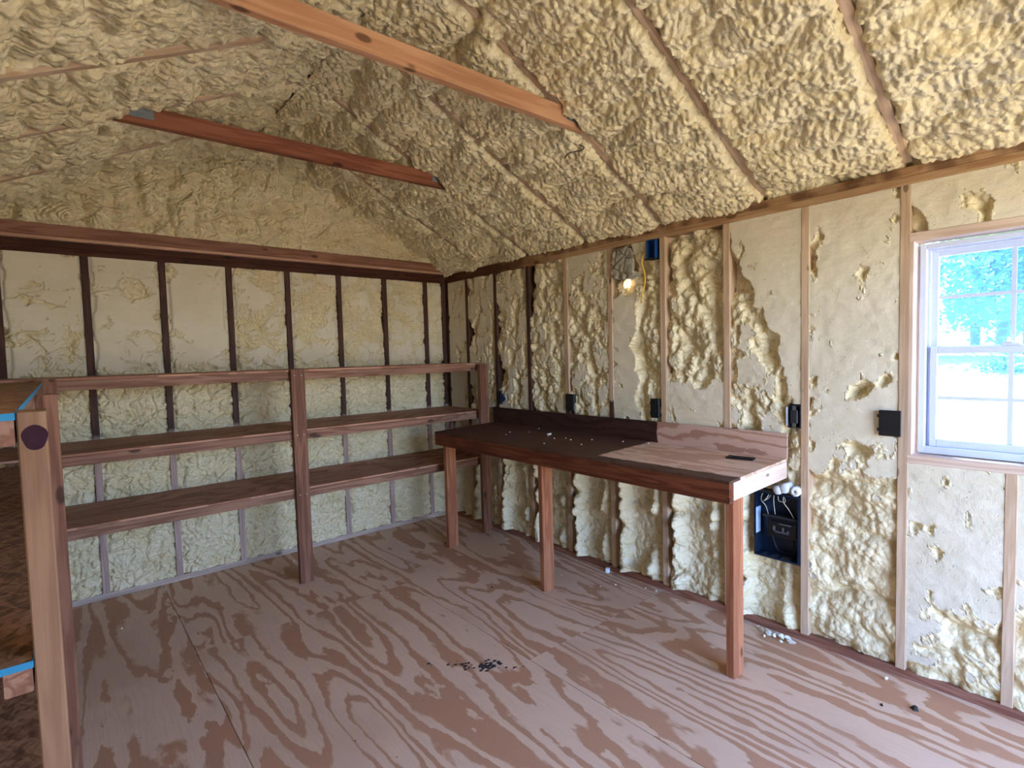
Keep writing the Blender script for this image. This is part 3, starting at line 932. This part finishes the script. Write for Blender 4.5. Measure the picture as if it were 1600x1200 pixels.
# ------------------------------------------------------------------ window
wy0, wy1, wz0, wz1 = WIN
win = empty('window_1', (.075, (wy0+wy1)/2, wz0), kind='structure')
def frame_boxes(x0, x1, y0, y1, z0, z1, w, wb=None, wt=None):
    wb = wb or w; wt = wt or w
    return [(x0, x1, y0, y0+w, z0, z1), (x0, x1, y1-w, y1, z0, z1), (x0, x1, y0+w, y1-w, z0, z0+wb), (x0, x1, y0+w, y1-w, z1-wt, z1)]
def part_boxes(name, lst, mat, parent, bevel=0, **props):
    x = (min(b[0] for b in lst)+max(b[1] for b in lst))/2; y = (min(b[2] for b in lst)+max(b[3] for b in lst))/2; z = min(b[4] for b in lst)
    me = boxes_mesh(name, [(a-x, b-x, c-y, d-y, e-z, f-z) for a, b, c, d, e, f in lst], mat, bevel)
    return finish(bpy.data.objects.new(name, me), parent, Matrix.Translation((x, y, z)), **props)
e = .010
fb = frame_boxes(.055, .135, wy0+e, wy1-e, wz0+.004, wz1-e, .022, .030, .022)
fb += frame_boxes(.090, .135, wy0+e+.022, wy1-e-.022, wz0+.034, wz1-e-.022, .010)
fb += frame_boxes(.112, .135, wy0+e+.032, wy1-e-.032, wz0+.044, wz1-e-.032, .006)
part_boxes('window_frame', fb, M['vinyl'], win, .0015)
ya, yb = wy0+.044, wy1-.044
zmid = 1.462
# lower sash is the inner one
lo_ = part_boxes('lower_sash', frame_boxes(.072, .096, ya+.002, yb-.002, wz0+.034, zmid+.017, .024, .032, .030), M['vinyl'], win, .002)
part_boxes('muntin', [(.080, .088, (wy0+wy1)/2-.008, (wy0+wy1)/2+.008, 1.078, zmid-.013)], M['vinyl'], lo_)
part_boxes('muntin', [(.0803, .0877, ya+.02, yb-.02, 1.252, 1.266)], M['vinyl'], lo_)
part_boxes('pane', [(.0825, .0855, ya+.022, yb-.022, 1.072, zmid-.010)], M['glass'], lo_)
up_ = part_boxes('upper_sash', frame_boxes(.100, .124, ya-.004, yb+.004, zmid-.010, wz1-.034, .026, .030, .030), M['vinyl'], win, .002)
part_boxes('muntin', [(.108, .116, (wy0+wy1)/2-.008, (wy0+wy1)/2+.008, zmid+.015, wz1-.060)], M['vinyl'], up_)
part_boxes('muntin', [(.1083, .1157, ya+.02, yb-.02, 1.683, 1.697)], M['vinyl'], up_)
part_boxes('pane', [(.1105, .1135, ya+.02, yb-.02, zmid+.010, wz1-.058)], M['glass'], up_)
part_boxes('sash_lock', [(.066, .080, (wy0+wy1)/2-.028, (wy0+wy1)/2+.028, zmid+.017, zmid+.027), (.060, .076, (wy0+wy1)/2-.006, (wy0+wy1)/2+.020, zmid+.027, zmid+.034)], M['vinyl'], win, .002)
fc = bpy.data.curves.new('etched_mark', 'FONT')
fc.body = 'P'
fc.size = .028
fc.extrude = .0004
fc.materials.append(M['vinyl'])
fo = bpy.data.objects.new('etched_mark', fc)
Mt = Matrix.Translation((.0815, yb-.032, 1.408)) @ Matrix(((0, 0, -1, 0), (-1, 0, 0, 0), (0, 1, 0, 0), (0, 0, 0, 1)))
finish(fo, lo_, Mt)

# ------------------------------------------------------------------ shelf unit along the back wall
su = empty('shelf_unit', (-1.5, -.33, 0), label='long three-tier wooden shelf unit of reddish two-by-fours along the back wall', category='shelf')
PF = -.654
def post(x0, x1, yf, z1, mat, parent, **p):
    return lumber('post', ((x0+x1)/2, yf+ST/2, 0), ((x0+x1)/2, yf+ST/2, z1), x1-x0, ST, mat, parent, side=(1, 0, 0), **p)
pm_ = post(-1.654, -1.565, PF, 1.436, M['shelf_wood'], su)
pr_ = post(-.142, -.053, -.690, 1.425, M['shelf_wood'], su)
pl_ = post(-2.915, -2.826, PF, 1.430, M['shelf_wood'], su)
TIERS = (1.432, 1.030, .637)
for i, zt in enumerate(TIERS):
    yb_ = -.008
    for xa, xb in ((-3.24, -1.61), (-1.607, -.03)) if i != 2 else ((-3.24, -.90), (-.897, -.03)):
        ply_sheet('shelf_board', xa, xb, PF+ST+.001, yb_, zt-.012, zt, M['shelf_ply'], su, along='x')
    for xa, xb in ((-2.826 if i else -2.826, -1.61), (-1.609, -.055)):
        lumber('rail', (xa, PF+ST+.0195, zt-.012-.027), (xb, PF+ST+.0195, zt-.012-.027), .053, .036, M['rail_wood'], su)
    lumber('back_rail', (-3.2, -.036, zt-.012-.027), (-.05, -.036, zt-.012-.027), .053, .030, M['rail_wood'], su)
for z in (1.395, 1.000, .600):
    for dx in (-.022, .022):
        me = bpy.data.meshes.get('screw') or lathe_mesh('screw', [(.0035, -.001), (.0042, .0006), (.003, .0012)], M['screw'], 8)
        finish(bpy.data.objects.new('screw', me), pm_, Matrix.Translation((-1.609+dx, PF-.0002, z)) @ Matrix.Rotation(math.radians(90), 4, 'X'))

# ------------------------------------------------------------------ shelf unit along the left wall
sl = empty('shelf_unit', (-3.07, -2.0, 0), label='brown strand board shelf unit with blue edges and pale knotty end post', category='shelf')
lp = lumber('post', (-2.8595, -3.055, 0), (-2.8595, -3.055, 1.420), .089, .037, M['post_pale'], sl, side=(0, 1, 0), label='pale end post with a big dark purple knot')
lumber('post', (-2.8455, -1.95, 0), (-2.8455, -1.95, 1.404), .089, ST, M['shelf_wood'], sl, side=(0, 1, 0))
kn = lathe_mesh('knot', [(.0165, 0), (.0160, .0007), (.008, .0010), (.002, .0008)], plain('knot_wood', (0.040, 0.016, 0.022), 0.95, var=.3, spec=.05), 22)
kn.polygons.foreach_set('use_smooth', [False]*len(kn.polygons))
for v in kn.vertices:
    v.co.y *= 1.28
    v.co.x *= 1.0+.08*math.sin(3*math.atan2(v.co.y, v.co.x))
finish(bpy.data.objects.new('knot', kn), lp, Matrix.Translation((-2.8565, -3.0994, 1.378)) @ Matrix.Rotation(math.radians(90), 4, 'X'))
for zt in (1.420, 1.012, .620):
    b_ = ply_sheet('strand_board', XL+.012, -2.880, -3.105, -.70 if zt != 1.420 else -.66, zt-.011, zt, M['osb'], sl)
    eb = frame = [(-2.880, -2.8788, -3.105, -.70, zt-.0112, zt+.0003), (XL+.012, -2.8788, -3.1062, -3.105, zt-.0112, zt+.0003)]
    part_boxes('edge_band', eb, M['blue_edge'], b_, label='blue painted edge')
    lumber('rail', (-2.8985, -3.100, zt-.011-.021), (-2.8985, -.70, zt-.011-.021), .042, .036, M['rail_wood'], sl, side=(0, 0, 1))
    if zt > 1.2:
        lumber('cross_rail', (-2.917, -3.075, zt-.011-.022), (XL+.01, -3.075, zt-.011-.022), .044, .036, M['rail_wood'], sl)

# ------------------------------------------------------------------ workbench
wb = empty('workbench', (-.3, -1.9, 0), label='long wooden workbench, top stained dark on its far half and bare on its near half', category='workbench')
BY0, BY1 = -3.100, -.697
zf, zb = .912, .930
dirx = Vector((.58, 0, zb-zf)).normalized()
def bench_sheet(ya, yb):
    cx, cz = (-.60-.018)/2, (zf+zb)/2-.006
    return lumber('bench_top', (cx, yb, cz), (cx, ya, cz), .583, .012, M['bench_ply'], wb, side=(dirx.x, 0, dirx.z), ch=.001)
bench_sheet(-2.30, BY1)
bench_sheet(BY0, -2.3015)
lumber('apron', (-.581, BY1, zf-.0115-.0455), (-.581, BY0, zf-.0115-.0455), .089, ST, M['bench_wood'], wb, label='dark stained front apron board')
lumber('end_apron', (-.561, BY0+.019, zf-.0115-.040), (-.020, BY0+.019, zb-.0115-.046), .084, ST, M['bench_end'], wb, label='bare pale end board')
lumber('end_apron', (-.561, BY1-.019, zf-.0115-.0455), (-.020, BY1-.019, zb-.0115-.0455), .084, ST, M['bench_wood'], wb)
for y in (-1.5, -2.3):
    lumber('crosspiece', (-.561, y, zf-.055), (-.020, y, zb-.055), .080, ST, M['bench_leg'], wb)
for y in (-.770, -1.842, -3.080+.0):
    lumber('leg', (-.517, y, 0), (-.517, y, zf-.014), .089, ST, M['bench_leg'], wb, side=(1, 0, 0))
lumber('backsplash', (-.013, BY1, zb+.063), (-.013, BY0, zb+.063), .130, .012, M['splash_ply'], wb, ch=.001)

# black slotted plate and foam crumbs lying on the bench
def bench_z(x): return zf + (x+.60)*(zb-zf)/.582 + .0005
bp = empty('mounting_plate', (-.155, -2.925, bench_z(-.155)), label='small black slotted plate lying on the bare end of the workbench', category='plate')
def slotted():
    L, W, H = .135, .042, .006
    bx = [(-W/2, W/2, -L/2, -L/2+.022, 0, H), (-W/2, W/2, L/2-.022, L/2, 0, H), (-W/2, -W/2+.012, -L/2+.022, L/2-.022, 0, H),
          (W/2-.012, W/2, -L/2+.022, L/2-.022, 0, H), (-W/2+.012, W/2-.012, -.008, .008, 0, H)]
    return boxes_mesh('plate', bx, M['black_plastic'], .0008)
Mp = Matrix.Translation((-.155, -2.925, bench_z(-.155))) @ Matrix.Rotation(math.radians(8), 4, 'Z')
pb = finish(bpy.data.objects.new('plate_body', slotted()), bp, Mp)
finish(bpy.data.objects.new('raised_rim', boxes_mesh('raised_rim', [(-.022, -.018, -.0675, .0675, .006, .010), (.018, .022, -.0675, .0675, .006, .010)], M['black_plastic'])), bp, Mp)

def crumb(x, y, z, r, seed, label, group, mat='foam_crumb', flat=.7):
    me = blob_mesh('foam_crumb', r, M[mat], seed, flat, 1, 1.2)
    me.polygons.foreach_set('use_smooth', [False]*len(me.polygons))
    Mx = Matrix.Translation((x, y, z)) @ Matrix.Rotation(R.uniform(0, 6.28), 4, 'Z')
    return finish(bpy.data.objects.new('foam_crumb', me), None, Mx, label=label, category='crumb', group=group)
crumb(-.218, -1.571, bench_z(-.218), .016, 1, 'largest white foam crumb on the dark half of the workbench', 'foam crumbs on the workbench')
for i, (x, y, r) in enumerate(((-.287, -1.70, .006), (-.25, -1.60, .005), (-.29, -1.239, .006), (-.191, -1.949, .008), (-.124, -2.145, .006), (-.062, -1.306, .006),
                               (-.344, -2.0, .005), (-.24, -1.76, .006), (-.26, -1.83, .005), (-.38, -1.30, .005), (-.21, -1.36, .004), (-.46, -1.78, .005))):
    crumb(x, y, bench_z(x), r, 20+i, 'tiny pale foam crumb on the dark stained half of the workbench top', 'foam crumbs on the workbench')
crumb(-.085, -2.31, bench_z(-.085), .007, 5, 'foam crumb at the stain edge against the splash board of the workbench', 'foam crumbs on the workbench')

# ------------------------------------------------------------------ electrical boxes in the right wall
def plate_box(name, y0, y1, z0, z1, proud, label, body=True, flap=False):
    cy = (y0+y1)/2
    o = empty(name, (0, cy, z0), label=label, category='outlet box', group='electrical boxes on the right wall')
    part_boxes('box_body', [(-proud+.003, .055, y0+.004, y1-.004, z0+.003, z1-.003)], M['dark_plastic'], o, .001)
    cover = [(-proud-.003, -proud+.003, y0, y1, z0, z1)]
    part_boxes('cover', cover, M['black_plastic'], o, .0015)
    for zt in (z0+.02, z1-.034):
        part_boxes('nail_tab', [(-proud+.004, -proud+.006, y1-.004, y1+.008, zt, zt+.014)], M['dark_plastic'], o)
    return o
o1 = plate_box('outlet_box', -.800, -.742, 1.085, 1.200, .012, 'black covered outlet box with a blue plastic flap near the corner, above the bench')
fl = mesh_from('flap', [(-.004, -.801, 1.100), (-.012, -.845, 1.118), (-.014, -.852, 1.135), (-.004, -.802, 1.175), (.004, -.801, 1.100), (-.004, -.845, 1.118), (-.006, -.852, 1.135), (.004, -.802, 1.175)],
               [(0, 1, 2, 3), (4, 7, 6, 5), (0, 4, 5, 1), (1, 5, 6, 2), (2, 6, 7, 3), (3, 7, 4, 0)], M['blue_box'])
finish(bpy.data.objects.new('flap', fl), o1, label='loose blue flap')
plate_box('outlet_box', -1.622, -1.545, 1.080, 1.202, .012, 'black covered outlet box on the fourth stud, second from the corner above the bench')
plate_box('outlet_box', -2.338, -2.276, 1.080, 1.200, .010, 'black covered outlet box where the dark splash board ends')
plate_box('outlet_box', -3.582, -3.498, 1.088, 1.203, .018, 'wide black covered double box beside the window')
ot = empty('outlet_box', (0, -3.125, 1.09), label='uncovered dark outlet with two sockets above the bare end of the bench', category='outlet box', group='electrical boxes on the right wall')
part_boxes('box_body', frame_boxes(-.004, .05, -3.160, -3.098, 1.088, 1.202, .004), M['dark_plastic'], ot)
part_boxes('back', [(.044, .05, -3.158, -3.1, 1.09, 1.2)], M['black_plastic'], ot)
rc = part_boxes('receptacle', [(-.010, .02, -3.146, -3.112, 1.112, 1.178)], M['dark_plastic'], ot, .002)
part_boxes('yoke', [(-.006, -.0045, -3.138, -3.120, 1.092, 1.198)], M['lug'], ot)
for zc in (1.130, 1.160):
    for dy in (-.007, .007):
        part_boxes('slot', [(-.0108, -.0095, -3.129+dy-.0012, -3.129+dy+.0012, zc-.005, zc+.005)], M['black_plastic'], rc)
part_boxes('mud_ring', [(-.006, -.002, -3.098, -3.090, 1.098, 1.192)], M['vinyl'], ot, label='pale mounting tab')

bb = empty('switch_box', (0, -2.30, 2.05), label='blue junction box high on the right wall under the top plate', category='junction box')
part_boxes('box_body', frame_boxes(-.018, .05, -2.328, -2.262, 2.058, 2.170, .004), M['blue_box'], bb)
part_boxes('back', [(.03, .036, -2.325, -2.265, 2.06, 2.168)], M['blue_box'], bb)
part_boxes('nail_tab', [(-.030, -.018, -2.335, -2.258, 2.050, 2.0575)], M['black_plastic'], bb)
tube('electrical_cable', spline([(.01, -2.262, 2.12), (-.012, -2.238, 2.085), (-.012, -2.225, 2.03), (-.014, -2.245, 1.985), (-.016, -2.25, 1.92), (-.010, -2.225, 1.85), (.006, -2.205, 1.80)]), .0045, M['wire_yellow'],
     label='yellow electrical cable running down the foam from the blue junction box', category='cable')
tube('loose_wire', spline([(-.745, yraf(4)-.024, 2.545), (-.72, yraf(4)-.035, 2.532), (-.755, yraf(4)-.04, 2.508), (-.80, yraf(4)-.045, 2.492), (-.835, yraf(4)-.03, 2.478), (-.855, yraf(4)-.03, 2.452)]), .0028, M['wire_black'],
     label='short dark wire hanging from the ceiling foam beside the pale collar tie', category='wire')

# emissive blob on the foam, added in place of daylight leaking through
lm = NT('glowing_foam')
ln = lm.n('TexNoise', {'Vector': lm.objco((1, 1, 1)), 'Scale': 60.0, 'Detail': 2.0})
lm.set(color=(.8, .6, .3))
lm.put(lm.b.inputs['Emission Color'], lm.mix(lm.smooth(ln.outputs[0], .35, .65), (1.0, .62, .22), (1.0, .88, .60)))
lm.b.inputs['Emission Strength'].default_value = 0.42  # glows by itself, no opening behind it
gm = blob_mesh('glow_patch', .030, lm.m, 8, .35, 3, .3)
finish(bpy.data.objects.new('glow_patch', gm), wall_r, Matrix.Translation((.012, -2.100, 1.930)) @ Matrix.Rotation(math.radians(-90), 4, 'Y'))

ny, nz_ = 30, 44
yy = np.linspace(-2.165, -1.985, ny)[:, None]*np.ones((1, nz_)); zz = np.linspace(1.955, 2.165, nz_)[None, :]*np.ones((ny, 1))
rr_ = ((yy+2.075)/.088)**4 + ((zz-2.06)/.105)**4 + .5*vn(yy/.05, zz/.05, 7)
hh = np.where(rr_ < 1, .006 + .012*lmp(yy/.06, zz/.05, 8) - .012*crack(yy/.08, zz/.08, 9, .1) + .003*lmp(yy/.02, zz/.02, 10), -.05)
pm2 = grid_mesh('grey_patch', np.stack([-hh, yy, zz], -1), plain('grey_foam', (0.36, 0.315, 0.24), .8, var=.25))
finish(bpy.data.objects.new('grey_patch', pm2), wall_r, label='grey dirty foam patch')

# ------------------------------------------------------------------ breaker panel
pn = empty('breaker_panel', (0, -3.04, .39), label='open dark blue breaker panel recessed in the foam under the bench end', category='breaker panel')
py0, py1, pz0, pz1 = yst(8)+ST/2+.001, -2.925, .388, .738
enc = frame_boxes(-.006, .082, py0, py1, pz0, pz1, .003)
enc.append((.079, .082, py0, py1, pz0, pz1))
enc += frame_boxes(-.008, -.005, py0, py1, pz0, pz1, .010)
part_boxes('enclosure', enc, M['panel_steel'], pn)
part_boxes('label', [(-.002, .062, py1-.0042, py1-.0032, .500, .640)], M['label_paper'], pn, label='pale blue paper label')
br = part_boxes('breaker_block', [(.018, .078, -3.138, -2.985, .500, .600), (.008, .03, -3.138, -3.0, .516, .586)], M['black_plastic'], pn, .002)
part_boxes('bus_bar', [(.006, .014, -3.135, -2.965, .604, .616), (.012, .078, -3.120, -2.96, .602, .612)], M['dark_plastic'], pn, .001)
lg = [(.002, .010, -3.10, -3.02, .530, .538), (.002, .012, -3.03, -3.02, .530, .562), (.002, .012, -3.075, -3.066, .535, .560), (.002, .012, -3.10, -3.091, .535, .548), (.003, .011, -3.11, -3.05, .574, .580)]
part_boxes('lug', lg, M['lug'], br)
for ka, kb in ((-2.975, -2.955), (-3.03, -3.0), (-3.10, -3.05)):
    part_boxes('knockout', [(-.004, .06, ka, kb, pz0+.0032, pz0+.0042)], M['lug'], pn)
for i, pts in enumerate([[(.02, -2.965, .735), (.01, -2.955, .69), (.02, -2.975, .655), (.03, -2.985, .61)], [(.015, -3.0, .735), (-.0, -2.99, .705), (.004, -2.972, .685), (.02, -2.99, .70), (.03, -3.01, .735)],
                         [(.02, -3.02, .735), (.008, -3.022, .69), (.02, -3.024, .62)], [(.02, -3.04, .735), (.004, -3.05, .70), (.012, -3.08, .70), (.02, -3.06, .735)], [(.02, -3.07, .735), (.0, -3.075, .70), (.006, -3.10, .66), (.02, -3.12, .615)]]):
    tube('wire', spline(pts), .0022, M['wire_white'], pn, 6)
for pts in ([(.03, -2.99, .73), (.02, -3.03, .70), (.02, -3.09, .71), (.03, -3.13, .735)], [(.05, -3.10, .50), (.03, -3.115, .45), (.05, -3.09, .42), (.06, -3.02, .42), (.06, -2.99, .50)]):
    tube('wire', spline(pts), .004, M['wire_black'], pn, 6)

# white foam offcuts above the panel
def roll(y, z, r, hole, ln_, label, seed):
    o = empty('foam_offcut', (-.01, y, z), label=label, category='foam offcut', group='white foam lumps above the breaker panel')
    prof = [(hole, 0), (r*.94, 0), (r, .006), (r*.97, ln_*.5), (r, ln_), (hole, ln_)] if hole else [(r*.2, 0), (r*.9, .002), (r, .010), (r*.96, ln_*.6), (r, ln_)]
    n = 18
    v, f = [], []
    rr = random.Random(seed)
    jit = [1+rr.uniform(-.08, .08) for _ in range(n)]
    for (q, h) in prof:
        v += [(-.010-.02+h, y+q*jit[k]*math.cos(2*math.pi*k/n), z+q*jit[k]*1.1*math.sin(2*math.pi*k/n)) for k in range(n)]
    for i in range(len(prof)-1):
        f += [(i*n+k, i*n+(k+1) % n, (i+1)*n+(k+1) % n, (i+1)*n+k) for k in range(n)]
    if hole:
        f += [((len(prof)-1)*n+k, (len(prof)-1)*n+(k+1) % n, (k+1) % n, k) for k in range(n)]
    else:
        f += [tuple(range(n-1, -1, -1))]
    me = mesh_from('body', [(a+.01, b-y, c-z) for a, b, c in v], f, M['white_foam'], True)
    finish(bpy.data.objects.new('body', me), o, Matrix.Translation((-.01, y, z)))
    if hole:
        finish(bpy.data.objects.new('bore', lathe_mesh('bore', [(hole*1.02, 0), (hole*1.02, .002)], M['black_plastic'], 14)), o, Matrix.Translation((.012, y, z)) @ Matrix.Rotation(math.radians(90), 4, 'Y'))
roll(-3.142, .768, .022, .006, .07, 'short white foam tube with a dark hole above the breaker panel', 3)
roll(-3.090, .776, .026, 0, .07, 'rounded white foam lump beside the tube with the hole, above the breaker panel', 4)
roll(-3.055, .762, .022, 0, .07, 'rounded white foam lump nearest the bench, above the breaker panel', 6)

# ------------------------------------------------------------------ things on the floor
cb = boxes_mesh('white_block', [(-.013, .013, -.013, .013, 0, .030)], M['white_foam'], .002)
finish(bpy.data.objects.new('white_block', cb), None, Matrix.Translation((-.035, -1.93, 0)) @ Matrix.Rotation(.5, 4, 'Z'), label='small white square block on the floor under the bench against the wall', category='block')
for i, (px, py_, r) in enumerate(((-.022, -2.955, .009), (-.045, -2.985, .013), (-.03, -3.01, .010), (-.05, -3.03, .015), (-.035, -3.055, .012), (-.06, -3.06, .011), (-.05, -3.09, .014), (-.028, -3.115, .015), (-.055, -3.14, .014), (-.085, -3.02, .007), (-.075, -3.10, .007))):
    crumb(px-.012, py_, 0, r*1.35, 60+i, 'whitish foam crumb in the loose cluster on the floor below the breaker panel', 'foam crumbs below the breaker panel')
crumb(-.075, -3.552, 0, .010, 90, 'single round foam crumb on the bare floor below the window', 'loose foam crumbs on the floor', flat=.95)
for i, (px, py_, r) in enumerate(((-.30, -1.75, .006), (-.16, -2.10, .007), (-.05, -2.33, .008), (-.06, -2.26, .006), (-.32, -.30, .007), (-.16, -.84, .007), (-.12, -.95, .005), (-2.62, -.55, .007), (-2.35, -.10, .006), (-1.55, -.2, .006), (-.25, -2.05, .006))):
    crumb(px, py_, 0, r, 120+i, 'tiny stray foam crumb lying alone on the plywood floor', 'loose foam crumbs on the floor')
def chip(name, x, y, s, rz, label, kind):
    if kind:
        v = [(0, 0, 0), (1.3, .2, 0), (1.1, .9, 0), (.1, .7, 0), (.2, .1, .8), (1.0, .3, .25), (.9, .7, .3), (.1, .6, 1.1)]
    else:
        v = [(0, 0, 0), (.9, .1, 0), (.8, .8, 0), (.1, .7, 0), (.1, .1, .5), (.8, .2, .55), (.7, .7, .45), (.2, .6, .5)]
    me = mesh_from(name, [Vector(q)*s for q in v], [(3, 2, 1, 0), (4, 5, 6, 7), (0, 1, 5, 4), (1, 2, 6, 5), (2, 3, 7, 6), (3, 0, 4, 7)], M['black_plastic'])
    finish(bpy.data.objects.new(name, me), None, Matrix.Translation((x, y, .0003)) @ Matrix.Rotation(rz, 4, 'Z'), label=label, category='scrap')
chip('plastic_scrap', -.225, -3.705, .024, .6, 'bent black plastic scrap on the floor, larger of the two near the window', 1)
chip('plastic_scrap', -.292, -3.60, .014, .2, 'small black plastic scrap on the floor, smaller of the two near the window', 0)
chip('plastic_scrap', -.758, -1.585, .012, .9, 'tiny black speck of plastic on the floor between the bench and the shelves', 0)
# charred smudge: a scatter of thin flakes
fv, ff = [], []
rr = random.Random(4)
for i in range(80):
    q = rr.gauss(0, 1), rr.gauss(0, 1)
    c = Vector((-1.345 + .062*q[0] - .02*q[1], -2.215 + .042*q[1] - .05*q[0], 0))
    if rr.random() < .55:
        c = Vector((-1.325 + .032*q[0], -2.245 + .022*q[1] - .02*q[0], 0))
    s = rr.uniform(.002, .010)
    n = rr.randint(4, 6)
    b0 = len(fv)
    for k in range(n):
        a = 2*math.pi*k/n
        q2 = s*rr.uniform(.5, 1.2)
        fv.append((c.x+1.345+q2*math.cos(a)*1.5, c.y+2.215+q2*math.sin(a), .0004+rr.uniform(0, .0012)))
    ff.append(tuple(range(b0, b0+n)))
finish(bpy.data.objects.new('ash_smudge', mesh_from('ash_smudge', fv, ff, M['charcoal'])), None, Matrix.Translation((-1.345, -2.215, 0)), kind='stuff', label='dark ash smudge in the middle of the plywood floor', category='ash')

# ------------------------------------------------------------------ outside
def gz(x, y):                            # the yard rises a little towards the woods
    t = min(1, max(0, (x-3)/13))
    return -.32 + 1.45*t*t*(3-2*t)
gx = [-120, -60, -30, -12, -4, 0, 3, 5, 7, 9, 11, 13, 16, 20, 30, 50, 90, 140]
gy = [-120, -60, -30, -15, -8, -4, 0, 4, 8, 15, 30, 60, 120]
gv = [(x, y, gz(x, y)) for x in gx for y in gy]
gf = [(a*len(gy)+b, (a+1)*len(gy)+b, (a+1)*len(gy)+b+1, a*len(gy)+b+1) for a in range(len(gx)-1) for b in range(len(gy)-1)]
finish(bpy.data.objects.new('ground', mesh_from('ground', gv, gf, M['ground'], True)), kind='structure')
def tree(x, y, h, r, seed, label):
    rr = random.Random(seed)
    g0 = gz(x, y)
    t = empty('tree', (x, y, g0), label=label, category='tree', group='trees outside the window')
    pts = [(x+rr.uniform(-.1, .1)*i, y+rr.uniform(-.1, .1)*i, g0+h*.85*i/5) for i in range(6)]
    tube('trunk', pts, [.17*(1-.14*i) for i in range(6)], M['bark'], t, 8, origin=(x, y, g0))
    v, f = [], []
    for c in range(46):
        zc = h*rr.uniform(.12, 1.0)
        w = r*(1.05-.65*zc/h)
        a = rr.uniform(0, 6.28); q = w*math.sqrt(rr.random())
        cx, cy = q*math.cos(a), q*math.sin(a)
        for k in range(70):
            p = Vector((cx+rr.gauss(0, .48), cy+rr.gauss(0, .48), zc+rr.gauss(0, .34)))
            d = Vector((rr.uniform(-1, 1), rr.uniform(-1, 1), rr.uniform(-.6, .6))).normalized()
            e = d.cross(Vector((rr.uniform(-1, 1), rr.uniform(-1, 1), 1))).normalized()
            s = rr.uniform(.08, .19)
            b0 = len(v)
            v += [p-d*s, p+e*s*.55, p+d*s, p-e*s*.55]
            f.append((b0, b0+1, b0+2, b0+3))
    finish(bpy.data.objects.new('crown', mesh_from('crown', v, f, M['leaf'])), t, Matrix.Translation((x, y, g0)))
side = ['tall leafy tree outside the window, nearest to the glass', 'tall leafy tree in the woods beyond the window']
for i, (x, y, h, r) in enumerate(((16.5, -2.3, 5.5, 1.5), (17.5, 1.4, 6.5, 1.7), (21.5, -1.0, 6.0, 1.8), (22.5, 5.0, 8, 2.0), (26.5, -4.2, 9, 2.0), (27.5, .6, 7.5, 1.8), (31.5, -.6, 9, 2.2), (32, 5.0, 10, 2.3), (37, 2.2, 10, 2.3), (17.0, 8.0, 8, 2.0), (20, -6.5, 9, 2.2))):
    tree(x, y, h, r, 200+i, side[0] if i == 0 else side[1])
sh = empty('bush', (12.5, -2.3, gz(12.5, 0)), label='low leafy bush on the sunlit ground outside the window', category='bush')
rr = random.Random(5)
v, f = [], []
for k in range(500):
    p = Vector((rr.gauss(0, .22), rr.gauss(0, .35), abs(rr.gauss(.12, .14))))
    d = Vector((rr.uniform(-1, 1), rr.uniform(-1, 1), rr.uniform(-.6, 1))).normalized()
    e = d.cross(Vector((rr.uniform(-1, 1), rr.uniform(-1, 1), 1))).normalized()
    b0 = len(v)
    v += [p-d*.05, p+e*.03, p+d*.05, p-e*.03]
    f.append((b0, b0+1, b0+2, b0+3))
finish(bpy.data.objects.new('foliage', mesh_from('foliage', v, f, M['leaf'])), sh, Matrix.Translation((12.5, -2.3, gz(12.5, 0))))
tube('stem', [(12.5, -2.3, gz(12.5, 0)), (12.51, -2.31, gz(12.5, 0)+.15), (12.5, -2.28, gz(12.5, 0)+.3)], .015, M['bark'], sh, 6)
